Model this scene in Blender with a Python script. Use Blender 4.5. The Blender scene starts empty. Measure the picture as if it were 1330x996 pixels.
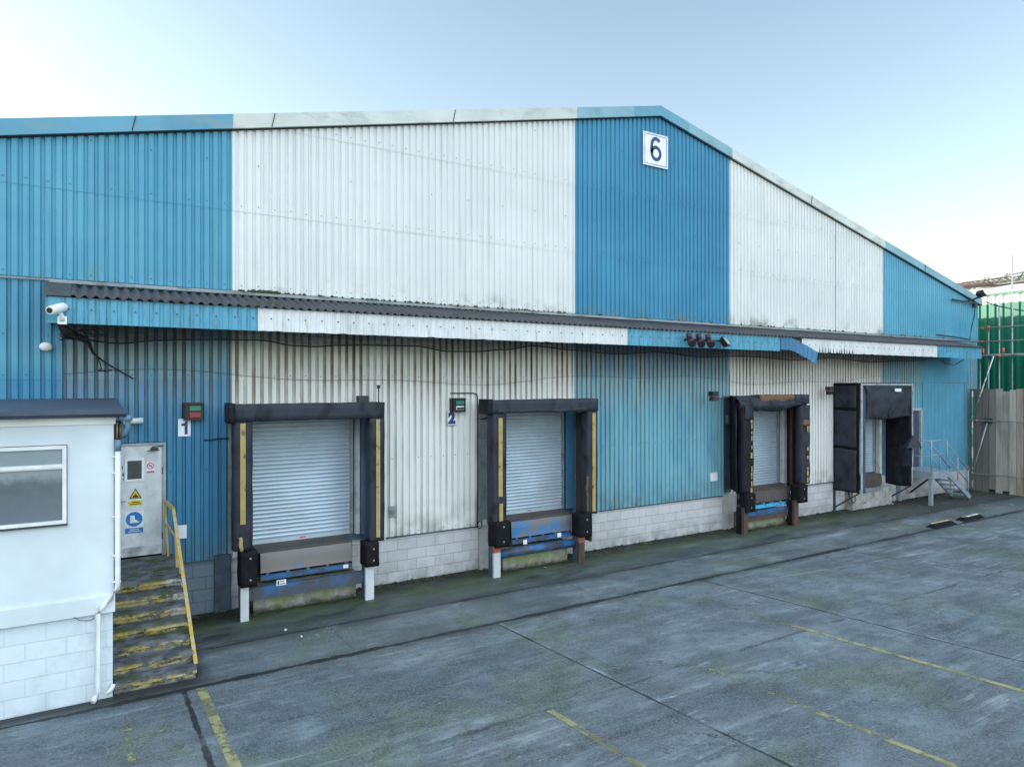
import bpy, bmesh, math, random
from mathutils import Vector, Matrix, noise
random.seed(7)
PI = math.pi
S = bpy.context.scene
COL = S.collection

# ------------------------------------------------------------------ helpers
def world_loc(o):
    v = Vector((0, 0, 0))
    while o is not None:
        v += Vector(o.location); o = o.parent
    return v

def tag(o, label=None, cat=None, group=None, kind=None):
    if label: o['label'] = label
    if cat: o['category'] = cat
    if group: o['group'] = group
    if kind: o['kind'] = kind
    return o

def thing(name, label, cat, loc=(0, 0, 0), group=None):
    o = bpy.data.objects.new(name, None); COL.objects.link(o)
    o.location = loc; o.empty_display_size = .2
    return tag(o, label, cat, group)

class MB:
    def __init__(s): s.bm = bmesh.new(); s.mi = 0
    def face(s, vs):
        try:
            f = s.bm.faces.new(vs); f.material_index = s.mi; return f
        except ValueError: return None
    def poly(s, pts): return s.face([s.bm.verts.new(p) for p in pts])
    def hexa(s, p):
        v = [s.bm.verts.new(q) for q in p]
        for f in ((0, 3, 2, 1), (4, 5, 6, 7), (0, 1, 5, 4), (1, 2, 6, 5), (2, 3, 7, 6), (3, 0, 4, 7)):
            s.face([v[i] for i in f])
        return s
    def box(s, x0, x1, y0, y1, z0, z1):
        return s.hexa([(x0, y0, z0), (x1, y0, z0), (x1, y1, z0), (x0, y1, z0), (x0, y0, z1), (x1, y0, z1), (x1, y1, z1), (x0, y1, z1)])
    def tube(s, pts, r, n=8, cap=True):
        pts = [Vector(p) for p in pts]; rings = []
        for i, p in enumerate(pts):
            if i == 0: d = pts[1] - p
            elif i == len(pts) - 1: d = p - pts[i - 1]
            else: d = (pts[i + 1] - p).normalized() + (p - pts[i - 1]).normalized()
            d.normalize()
            a = Vector((0, 0, 1)) if abs(d.z) < .9 else Vector((1, 0, 0))
            u = d.cross(a).normalized(); w = d.cross(u)
            rr = r[i] if isinstance(r, (list, tuple)) else r
            rings.append([s.bm.verts.new(p + (u * math.cos(2 * PI * k / n) + w * math.sin(2 * PI * k / n)) * rr) for k in range(n)])
        for a, b in zip(rings, rings[1:]):
            for k in range(n):
                f = s.face([a[k], a[(k + 1) % n], b[(k + 1) % n], b[k]])
                if f: f.smooth = True
        if cap:
            s.face(rings[0][::-1]); s.face(rings[-1])
        return s
    def bar(s, a, b, w, h, up=(0, 0, 1)):
        a, b = Vector(a), Vector(b); d = (b - a).normalized(); up = Vector(up)
        if abs(d.dot(up)) > .98: up = Vector((0, 1, 0))
        u = d.cross(up).normalized() * w / 2; v = u.cross(d).normalized() * h / 2
        return s.hexa([a - u - v, a + u - v, b + u - v, b - u - v, a - u + v, a + u + v, b + u + v, b - u + v])
    def grid(s, fn, nu, nv, smooth=True):
        vs = [[s.bm.verts.new(fn(i / nu, j / nv)) for j in range(nv + 1)] for i in range(nu + 1)]
        for i in range(nu):
            for j in range(nv):
                f = s.face([vs[i][j], vs[i + 1][j], vs[i + 1][j + 1], vs[i][j + 1]])
                if f: f.smooth = smooth
        return s
    def soft(s, x0, x1, y0, y1, z0, z1, amp=.01, freq=3, step=.08, seed=0):
        """box with gently lumpy faces (stuffed or hanging fabric)"""
        nx = max(2, int((x1 - x0) / step)); ny = max(2, int((y1 - y0) / step)); nz = max(2, int((z1 - z0) / step))
        def d(p):
            q = Vector(p)
            nv = noise.noise_vector(q * freq + Vector((seed, seed * 1.7, 0)))
            nv2 = noise.noise_vector(q * freq * 3.1 + Vector((seed * 2, 5, 0)))
            return q + nv * amp + nv2 * amp * .35
        bm2 = {}
        def V(p):
            k = (round(p[0], 4), round(p[1], 4), round(p[2], 4))
            if k not in bm2: bm2[k] = s.bm.verts.new(d(p))
            return bm2[k]
        X = [x0 + (x1 - x0) * i / nx for i in range(nx + 1)]; Y = [y0 + (y1 - y0) * i / ny for i in range(ny + 1)]; Z = [z0 + (z1 - z0) * i / nz for i in range(nz + 1)]
        def q(a, b, c, e):
            f = s.face([V(a), V(b), V(c), V(e)])
            if f: f.smooth = True
        for i in range(nx):
            for k in range(nz):
                q((X[i], y0, Z[k]), (X[i + 1], y0, Z[k]), (X[i + 1], y0, Z[k + 1]), (X[i], y0, Z[k + 1]))
                q((X[i], y1, Z[k + 1]), (X[i + 1], y1, Z[k + 1]), (X[i + 1], y1, Z[k]), (X[i], y1, Z[k]))
        for j in range(ny):
            for k in range(nz):
                q((x0, Y[j], Z[k + 1]), (x0, Y[j + 1], Z[k + 1]), (x0, Y[j + 1], Z[k]), (x0, Y[j], Z[k]))
                q((x1, Y[j], Z[k]), (x1, Y[j + 1], Z[k]), (x1, Y[j + 1], Z[k + 1]), (x1, Y[j], Z[k + 1]))
        for i in range(nx):
            for j in range(ny):
                q((X[i], Y[j + 1], z0), (X[i + 1], Y[j + 1], z0), (X[i + 1], Y[j], z0), (X[i], Y[j], z0))
                q((X[i], Y[j], z1), (X[i + 1], Y[j], z1), (X[i + 1], Y[j + 1], z1), (X[i], Y[j + 1], z1))
        return s
    def build(s, name, mats, parent=None, loc=None, bevel=0, seg=1, label=None, autos=False):
        if bevel:
            es = [e for e in s.bm.edges if len(e.link_faces) == 2 and e.calc_face_angle(0) > .6]
            bmesh.ops.bevel(s.bm, geom=es, offset=bevel, segments=seg, affect='EDGES', clamp_overlap=True)
        bmesh.ops.recalc_face_normals(s.bm, faces=s.bm.faces)
        me = bpy.data.meshes.new(name)
        base = world_loc(parent) if parent else Vector(loc or (0, 0, 0))
        s.bm.transform(Matrix.Translation(-base))
        s.bm.to_mesh(me); s.bm.free()
        if not isinstance(mats, (list, tuple)): mats = [mats]
        for m in mats: me.materials.append(m)
        o = bpy.data.objects.new(name, me); COL.objects.link(o)
        if parent: o.parent = parent
        else: o.location = base
        if label: o['label'] = label
        return o

def text_obj(name, txt, size, mat, loc, parent=None, bold=.0, sx=1):
    cu = bpy.data.curves.new(name, 'FONT'); cu.body = txt; cu.size = size; cu.extrude = .003; cu.offset = bold
    cu.align_x = 'CENTER'; cu.align_y = 'CENTER'
    t = bpy.data.objects.new(name + '_c', cu); COL.objects.link(t)
    dg = bpy.context.evaluated_depsgraph_get()
    me = bpy.data.meshes.new_from_object(t.evaluated_get(dg))
    bpy.data.objects.remove(t)
    me.transform(Matrix.Diagonal((sx, 1, 1, 1)))
    me.transform(Matrix.Rotation(PI / 2, 4, 'X'))
    xs = [v.co.x for v in me.vertices]; zs = [v.co.z for v in me.vertices]
    off = Vector(loc) - Vector(((min(xs) + max(xs)) / 2, 0, (min(zs) + max(zs)) / 2))
    if parent: off -= world_loc(parent)
    me.transform(Matrix.Translation(off))
    me.materials.clear(); me.materials.append(mat)
    o = bpy.data.objects.new(name, me); COL.objects.link(o)
    if parent: o.parent = parent
    return o

# ------------------------------------------------------------------ materials
class NT:
    def __init__(s, name):
        s.m = bpy.data.materials.new(name); s.m.use_nodes = True; s.t = s.m.node_tree
        s.t.nodes.clear()
        s.out = s.t.nodes.new('ShaderNodeOutputMaterial'); s.b = s.t.nodes.new('ShaderNodeBsdfPrincipled')
        s.t.links.new(s.b.outputs[0], s.out.inputs[0])
        g = s.t.nodes.new('ShaderNodeNewGeometry'); s.pos = g.outputs['Position']; s.nrm = g.outputs['Normal']
        sp = s.t.nodes.new('ShaderNodeSeparateXYZ'); s.t.links.new(s.pos, sp.inputs[0])
        s.x, s.y, s.z = sp.outputs
    def set(s, sock, v):
        if isinstance(v, bpy.types.NodeSocket): s.t.links.new(v, sock)
        elif isinstance(v, (tuple, list)) and len(v) == 3 and sock.type == 'RGBA': sock.default_value = (*v, 1)
        else: sock.default_value = v
    def math(s, op, a, b=0, c=None, clamp=False):
        n = s.t.nodes.new('ShaderNodeMath'); n.operation = op; n.use_clamp = clamp
        s.set(n.inputs[0], a); s.set(n.inputs[1], b)
        if c is not None: s.set(n.inputs[2], c)
        return n.outputs[0]
    def mul(s, a, b): return s.math('MULTIPLY', a, b)
    def ramp(s, v, a, b, o0=0, o1=1):
        n = s.t.nodes.new('ShaderNodeMapRange'); n.interpolation_type = 'SMOOTHSTEP' if isinstance(a, (int, float)) and isinstance(b, (int, float)) and a < b else 'LINEAR'
        for i, q in enumerate((v, a, b, o0, o1)): s.set(n.inputs[i], q)
        n.clamp = True
        return n.outputs[0]
    def scale(s, vec, sc, rot=(0, 0, 0)):
        n = s.t.nodes.new('ShaderNodeMapping'); s.set(n.inputs[0], vec); n.inputs['Scale'].default_value = sc; n.inputs['Rotation'].default_value = rot
        return n.outputs[0]
    def noise(s, sc=1, det=4, rough=.55, vec=None, stretch=None, rot=(0, 0, 0), dist=0):
        n = s.t.nodes.new('ShaderNodeTexNoise'); v = vec or s.pos
        if stretch: v = s.scale(v, stretch, rot)
        s.set(n.inputs['Vector'], v); n.inputs['Scale'].default_value = sc; n.inputs['Detail'].default_value = det
        n.inputs['Roughness'].default_value = rough; n.inputs['Distortion'].default_value = dist
        return n.outputs[0]
    def mix(s, f, a, b, mode='MIX'):
        n = s.t.nodes.new('ShaderNodeMix'); n.data_type = 'RGBA'; n.blend_type = mode
        s.set(n.inputs[0], f); s.set(n.inputs[6], a); s.set(n.inputs[7], b)
        return n.outputs[2]
    def bump(s, h, dist=.01, st=1, nrm=None):
        n = s.t.nodes.new('ShaderNodeBump'); s.set(n.inputs['Height'], h); n.inputs['Distance'].default_value = dist; n.inputs['Strength'].default_value = st
        if nrm: s.t.links.new(nrm, n.inputs['Normal'])
        s.t.links.new(n.outputs[0], s.b.inputs['Normal']); return n.outputs[0]
    def comb(s, x, y, z):
        n = s.t.nodes.new('ShaderNodeCombineXYZ'); s.set(n.inputs[0], x); s.set(n.inputs[1], y); s.set(n.inputs[2], z); return n.outputs[0]
    def fin(s, col, rough=.6, metal=0, spec=.5):
        s.set(s.b.inputs['Base Color'], col); s.set(s.b.inputs['Roughness'], rough); s.set(s.b.inputs['Metallic'], metal)
        s.b.inputs['Specular IOR Level'].default_value = spec
        return s.m

def pm(name, col, rough=.6, metal=0, dirt=None, amt=.5, sc=3, stretch=None, bump=0, bsc=40, spec=.5, thr=(.45, .7)):
    n = NT(name)
    c = n.mix(n.ramp(n.noise(sc * .7, 3), .3, .7), tuple(q * .9 for q in col), tuple(min(1, q * 1.08) for q in col))
    if dirt:
        f = n.mul(n.ramp(n.noise(sc, 6, .65, stretch=stretch), *thr), amt)
        c = n.mix(f, c, dirt)
    if bump: n.bump(n.noise(bsc, 4), bump, .6)
    return n.fin(c, rough, metal, spec)

def cladding(name, col, fade, grime_shade=(.075, .052, .032), rough=.42, low=None):
    n = NT(name)
    big = n.noise(.5, 4); sheet = n.noise(1, 1, vec=n.comb(n.math('FLOOR', n.math('DIVIDE', n.x, .75)), n.math('FLOOR', n.math('DIVIDE', n.z, 1.65)), 0.37))
    c = n.mix(n.ramp(big, .3, .7), col, fade)
    c = n.mix(n.mul(n.ramp(sheet, .35, .65, 0, .3), n.ramp(n.z, 5.9, 5.8, .35, 1)), c, tuple(q * .78 for q in col))
    st = n.noise(1, 5, .6, stretch=(7, 1, .35))
    c = n.mix(n.mul(n.ramp(st, .5, .78), .38), c, tuple(q * .55 + .02 for q in col))
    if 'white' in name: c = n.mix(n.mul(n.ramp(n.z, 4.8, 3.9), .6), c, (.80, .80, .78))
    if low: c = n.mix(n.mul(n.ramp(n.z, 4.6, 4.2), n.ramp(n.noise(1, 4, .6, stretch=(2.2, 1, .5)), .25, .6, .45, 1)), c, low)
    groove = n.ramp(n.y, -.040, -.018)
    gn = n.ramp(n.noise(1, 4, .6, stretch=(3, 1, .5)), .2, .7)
    # dirt and painted-in shade: troughs and crowns darker under the canopy, troughs faintly elsewhere
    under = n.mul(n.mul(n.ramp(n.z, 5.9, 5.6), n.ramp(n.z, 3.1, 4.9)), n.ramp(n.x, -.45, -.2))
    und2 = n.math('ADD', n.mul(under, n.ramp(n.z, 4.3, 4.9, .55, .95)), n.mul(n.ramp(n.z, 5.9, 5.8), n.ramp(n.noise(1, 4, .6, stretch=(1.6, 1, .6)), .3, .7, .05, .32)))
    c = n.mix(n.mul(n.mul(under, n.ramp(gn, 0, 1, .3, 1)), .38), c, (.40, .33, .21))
    c = n.mix(n.mul(n.mul(groove, gn), n.math('ADD', n.mul(und2, 1.15), n.ramp(n.z, 5.9, 5.95, .16, .05), clamp=True)), c, grime_shade)
    # splash dirt near the bottom edge and little moss over the flashing
    low = n.mul(n.ramp(n.z, 1.75, .95), n.ramp(n.noise(2.2, 5), .35, .7))
    c = n.mix(n.mul(low, .6), c, (.12, .12, .10))
    moss = n.mul(n.mul(n.ramp(n.z, 6.35, 5.95), n.ramp(n.z, 5.85, 5.92)), n.ramp(n.noise(1, 4, stretch=(1.3, 1, 1.6)), .5, .7))
    c = n.mix(n.mul(moss, .7), c, (.16, .18, .09))
    n.bump(n.noise(3.0, 3, stretch=(1, 1, .5)), .006, .5)
    return n.fin(c, n.ramp(big, .2, .8, rough, rough + .15), 0, .35)

M = {}
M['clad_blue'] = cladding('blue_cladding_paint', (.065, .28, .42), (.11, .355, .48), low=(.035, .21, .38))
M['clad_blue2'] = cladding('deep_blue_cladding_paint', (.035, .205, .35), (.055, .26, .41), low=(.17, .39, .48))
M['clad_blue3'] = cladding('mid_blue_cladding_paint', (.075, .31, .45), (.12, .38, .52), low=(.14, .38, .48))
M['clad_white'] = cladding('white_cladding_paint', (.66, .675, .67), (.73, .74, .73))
M['fascia_blue'] = pm('blue_fascia_paint', (.08, .32, .46), .45, dirt=(.06, .12, .14), amt=.6, sc=2, stretch=(7, 1, 1.2))
M['fascia_blue_dark'] = pm('torn_blue_sheet_paint', (.022, .16, .31), .4, dirt=(.03, .05, .06), amt=.4, sc=4)
M['fascia_white'] = pm('white_fascia_paint', (.66, .68, .69), .45, dirt=(.25, .23, .18), amt=.55, sc=2, stretch=(8, 1, .9), thr=(.52, .75))
M['repair'] = pm('faded_blue_sheet_paint', (.10, .32, .46), .45, dirt=(.16, .40, .50), amt=.6, sc=1.5, stretch=(6, 1, .5))
M['edge_white'] = pm('dull_white_edging', (.42, .44, .46), .5, dirt=(.12, .12, .12), amt=.6, sc=4)
M['verge_blue'] = pm('weathered_blue_verge', (.10, .30, .42), .6, dirt=(.22, .30, .30), amt=.7, sc=1.5, stretch=(1, 1, 2))
M['verge_white'] = pm('weathered_white_verge', (.55, .58, .55), .6, dirt=(.25, .29, .26), amt=.6, sc=1.5, stretch=(1, 1, 2))
M['dark_gap'] = pm('dark_gap', (.012, .012, .013), .8)
M['washer'] = pm('dark_fixing', (.03, .035, .04), .5)
M['roof_fibre'] = pm('old_fibre_cement', (.060, .066, .074), .75, dirt=(.035, .026, .022), amt=.85, sc=3, bump=.004)
M['roof_main'] = pm('main_roof_fibre_cement', (.20, .21, .20), .85, dirt=(.09, .1, .08), amt=.7, sc=1)
M['lead'] = pm('pale_metal_flashing', (.26, .29, .31), .5, dirt=(.07, .09, .06), amt=.9, sc=2.5, stretch=(1, 1, 4))
M['galv'] = pm('galvanised_steel', (.33, .38, .42), .45, .5, dirt=(.14, .12, .10), amt=.5, sc=4)
M['galv_pole'] = pm('scaffold_galvanised', (.42, .43, .43), .5, .4, dirt=(.22, .14, .10), amt=.5, sc=6)
M['slat'] = pm('galvanised_shutter', (.50, .60, .68), .38, .35, dirt=(.42, .50, .56), amt=.5, sc=1.2, stretch=(1, 1, 3))
M['rubber'] = pm('black_shelter_fabric', (.012, .013, .018), .55, dirt=(.035, .035, .038), amt=.6, sc=3, stretch=(1, 1, .6), spec=.15)
M['rubber_grey'] = pm('greyed_shelter_fabric', (.034, .040, .054), .6, dirt=(.010, .010, .012), amt=.85, sc=3, spec=.2, stretch=(1, 1, .7))
M['bumper'] = pm('black_bumper_rubber', (.009, .010, .012), .8, dirt=(.022, .022, .022), amt=.5, sc=7, bump=.004, spec=.15)
M['foam'] = pm('torn_foam_and_rust', (.16, .09, .045), .9, dirt=(.04, .025, .02), amt=.8, sc=12, bump=.01)
M['yellow'] = pm('yellow_guide_stripe', (.38, .285, .10), .6, dirt=(.06, .045, .03), amt=.85, sc=6, thr=(.54, .68))
M['white_steel'] = pm('white_painted_steel', (.55, .58, .60), .5, dirt=(.14, .13, .12), amt=.7, sc=3.5, stretch=(1, 1, .6), thr=(.5, .72))
M['white_plain'] = pm('white_paint', (.74, .76, .77), .45, dirt=(.45, .46, .46), amt=.4, sc=2)
M['red_paint'] = pm('faded_red_paint', (.33, .08, .06), .6)
M['brown_steel'] = pm('rusty_brown_steel', (.085, .05, .04), .75, dirt=(.03, .022, .02), amt=.8, sc=5, stretch=(1, 1, .5))
M['navy_steel'] = pm('dull_navy_steel', (.05, .075, .115), .55, dirt=(.03, .03, .03), amt=.7, sc=4)
M['blue_steel'] = pm('blue_enamel_steel', (.025, .12, .30), .5, dirt=(.05, .05, .055), amt=.9, sc=3.2, stretch=(1, 1, 2.5), thr=(.42, .58))
M['blue_steel_grimy'] = pm('grimy_blue_steel', (.03, .12, .27), .55, dirt=(.06, .065, .07), amt=.92, sc=2.6, thr=(.38, .55))
M['cyan_steel'] = pm('light_blue_steel', (.06, .38, .62), .5, dirt=(.08, .10, .11), amt=.8, sc=7, thr=(.5, .62))
M['frame_blue'] = pm('blue_grey_frame', (.10, .18, .27), .5, dirt=(.05, .06, .07), amt=.6, sc=3)
M['platform'] = pm('worn_steel_deck', (.075, .06, .05), .6, dirt=(.03, .027, .025), amt=.7, sc=3)
M['office_white'] = pm('painted_office_render', (.63, .705, .75), .6, dirt=(.54, .61, .65), amt=.35, sc=1.3, bump=.002, bsc=60)
M['office_trim'] = pm('white_trim', (.78, .80, .81), .45)
M['bitumen'] = pm('blue_black_roofing_felt', (.045, .065, .10), .55, dirt=(.09, .11, .14), amt=.6, sc=2)
M['pvc_white'] = pm('white_plastic_pipe', (.72, .77, .80), .35, dirt=(.4, .43, .43), amt=.4, sc=4)
M['pvc_blue'] = pm('grey_blue_plastic', (.14, .23, .32), .4)
M['door_white'] = pm('scuffed_white_door', (.68, .72, .74), .45, dirt=(.38, .41, .43), amt=.7, sc=2.5, stretch=(1, 1, .7))
M['yellow_rail'] = pm('chipped_yellow_paint', (.50, .32, .035), .5, dirt=(.36, .36, .34), amt=.95, sc=11, thr=(.52, .55))
M['grey_steel'] = pm('grey_painted_steel', (.26, .32, .38), .5, dirt=(.12, .13, .14), amt=.6, sc=4)
M['orange'] = pm('orange_plastic_cap', (.80, .13, .03), .5)
M['black'] = pm('black_plastic', (.012, .013, .014), .45)
M['wire'] = pm('black_cable', (.012, .011, .011), .7)
M['green_lens'] = pm('green_lens', (.01, .22, .13), .3)
M['red_lens'] = pm('dull_red_lens', (.30, .03, .05), .3)
M['maroon'] = pm('maroon_lamp_shade', (.055, .014, .02), .5)
M['lens_glass'] = pm('pale_lamp_glass', (.55, .55, .48), .2)
M['sign_white'] = pm('white_sign_plate', (.80, .82, .84), .4, dirt=(.6, .63, .65), amt=.4, sc=4)
M['sign_navy'] = pm('navy_sign_paint', (.014, .045, .16), .5)
M['sign_blue'] = pm('blue_sign_print', (.015, .19, .52), .45)
M['sign_yellow'] = pm('yellow_sign_print', (.80, .56, .01), .5)
M['sign_black'] = pm('black_sign_print', (.015, .015, .015), .5)
M['sign_pink'] = pm('faded_red_sign_print', (.62, .07, .16), .5)
M['paper'] = pm('pale_litter', (.6, .62, .6), .8)
M['green'] = None

def m_blocks(name, col, mort, ox=0, dirty=(.12, .13, .10), bw=.44, bh=.225, contrast=.12, algae=.6, navy=False):
    n = NT(name)
    br = n.t.nodes.new('ShaderNodeTexBrick')
    n.set(br.inputs['Vector'], n.comb(n.math('ADD', n.x, ox), n.math('ADD', n.z, .0), 0))
    br.inputs['Scale'].default_value = 1; br.inputs['Brick Width'].default_value = bw; br.inputs['Row Height'].default_value = bh
    br.inputs['Mortar Size'].default_value = .007; br.inputs['Mortar Smooth'].default_value = .3; br.inputs['Bias'].default_value = 0
    n.set(br.inputs['Color1'], tuple(q * (1 + contrast) for q in col)); n.set(br.inputs['Color2'], tuple(q * (1 - contrast) for q in col)); n.set(br.inputs['Mortar'], mort)
    c = br.outputs[0]
    c = n.mix(n.mul(n.ramp(n.noise(2.5, 6, .65), .45, .72), .45), c, tuple(q * .6 for q in col))
    low = n.mul(n.ramp(n.z, .45, 0), n.ramp(n.noise(3, 5), .35, .6))
    c = n.mix(n.mul(low, algae), c, dirty)
    if navy: c = n.mix(n.mul(n.ramp(n.math('ADD', n.x, n.mul(n.noise(3, 3), .5)), 2.75, 2.45), .85), c, n.mix(br.outputs[1], (.10, .155, .20), (.07, .10, .13)))
    h = n.math('SUBTRACT', n.mul(n.noise(50, 3), .25), br.outputs[1])
    n.bump(h, .006, .8)
    return n.fin(c, .8, 0, .25)
M['blocks'] = m_blocks('painted_concrete_blocks', (.50, .50, .52), (.34, .34, .35), ox=.1, contrast=.07, navy=True)
M['office_blocks'] = m_blocks('white_painted_blocks', (.64, .725, .78), (.605, .69, .745), ox=.2, contrast=.02, algae=.25)

def m_plinth():
    n = NT('mossy_concrete_plinth')
    c = n.mix(n.ramp(n.noise(4, 6), .35, .65), (.20, .19, .175), (.36, .35, .33))
    moss = n.mul(n.ramp(n.noise(2.2, 6, .7), .38, .56), n.ramp(n.z, .0, .4, .35, 1))
    c = n.mix(n.mul(moss, .9), c, (.20, .26, .07))
    c = n.mix(n.mul(n.ramp(n.math('ADD', n.z, n.mul(n.noise(5, 4, .7), .25)), .24, .14, 0, 1), .8), c, (.03, .03, .022))
    n.bump(n.noise(14, 5), .02, .7)
    return n.fin(c, .9, 0, .2)
M['plinth'] = m_plinth()
M['pier'] = pm('pale_concrete', (.34, .35, .34), .85, dirt=(.16, .17, .15), amt=.8, sc=3, bump=.008)
M['plinth_pale'] = pm('pale_broken_concrete', (.36, .35, .33), .9, dirt=(.12, .12, .09), amt=.8, sc=3.5, bump=.02, bsc=15)

def m_checker(name='worn_blue_tread_plate', lo=.42, worn=(.16, .15, .15)):
    n = NT(name)
    v = n.scale(n.pos, (34, 34, 34), (0, PI / 4, 0))
    w = n.t.nodes.new('ShaderNodeTexVoronoi'); n.set(w.inputs['Vector'], n.scale(n.pos, (26, 26, 26), (0, PI / 4, 0))); w.inputs['Scale'].default_value = 1; w.inputs['Randomness'].default_value = 0
    d = n.ramp(w.outputs['Distance'], .28, .42, 1, 0)
    wear = n.ramp(n.noise(2.1, 5, .6), lo, lo + .14)
    c = n.mix(wear, (.04, .17, .38), worn)
    c = n.mix(n.mul(d, .55), c, (.34, .36, .38))
    n.bump(d, .003, .7)
    return n.fin(c, .5, .2, .5)
M['checker'] = m_checker()
M['checker_grey'] = m_checker('worn_grey_tread_plate', .26, (.19, .17, .165))

def m_steps():
    n = NT('worn_concrete_steps')
    c = n.mix(n.ramp(n.noise(5, 6), .35, .65), (.07, .078, .085), (.16, .17, .18))
    moss = n.ramp(n.noise(3.3, 6, .7), .47, .62)
    c = n.mix(n.mul(moss, .8), c, (.055, .075, .02))
    dk = n.ramp(n.noise(2.7, 5, .7, stretch=(1, 2, 2)), .55, .66)
    c = n.mix(n.mul(dk, .85), c, (.015, .015, .015))
    sn = n.t.nodes.new('ShaderNodeSeparateXYZ'); n.t.links.new(n.nrm, sn.inputs[0])
    riser = n.ramp(n.math('MULTIPLY', sn.outputs[1], -1), .4, .8)
    fz = n.math('FRACT', n.math('DIVIDE', n.math('ADD', n.z, n.mul(n.noise(3, 2), .05)), .1671))
    band = n.mul(n.ramp(fz, .18, .34), n.ramp(fz, 1.02, .74))
    side = n.mul(n.ramp(n.math('ADD', n.x, n.mul(n.noise(4, 3), .3)), 1.18, 1.28), n.ramp(n.z, .6, .85, .25, 1))
    ym = n.mul(n.mul(riser, band), n.ramp(n.math('ADD', n.noise(7, 7, .78, stretch=(.55, 1, 1.3)), n.mul(n.ramp(n.z, .1, 1.0), .05)), .49, .56))
    ycol = n.mix(side, n.mix(n.ramp(n.noise(10, 4), .4, .6), (.40, .29, .05), (.44, .38, .18)), (.50, .52, .46))
    c = n.mix(n.mul(ym, .92), c, ycol)
    n.bump(n.noise(18, 5), .012, .6)
    return n.fin(c, .8, 0, .3)
M['steps'] = m_steps()

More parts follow.
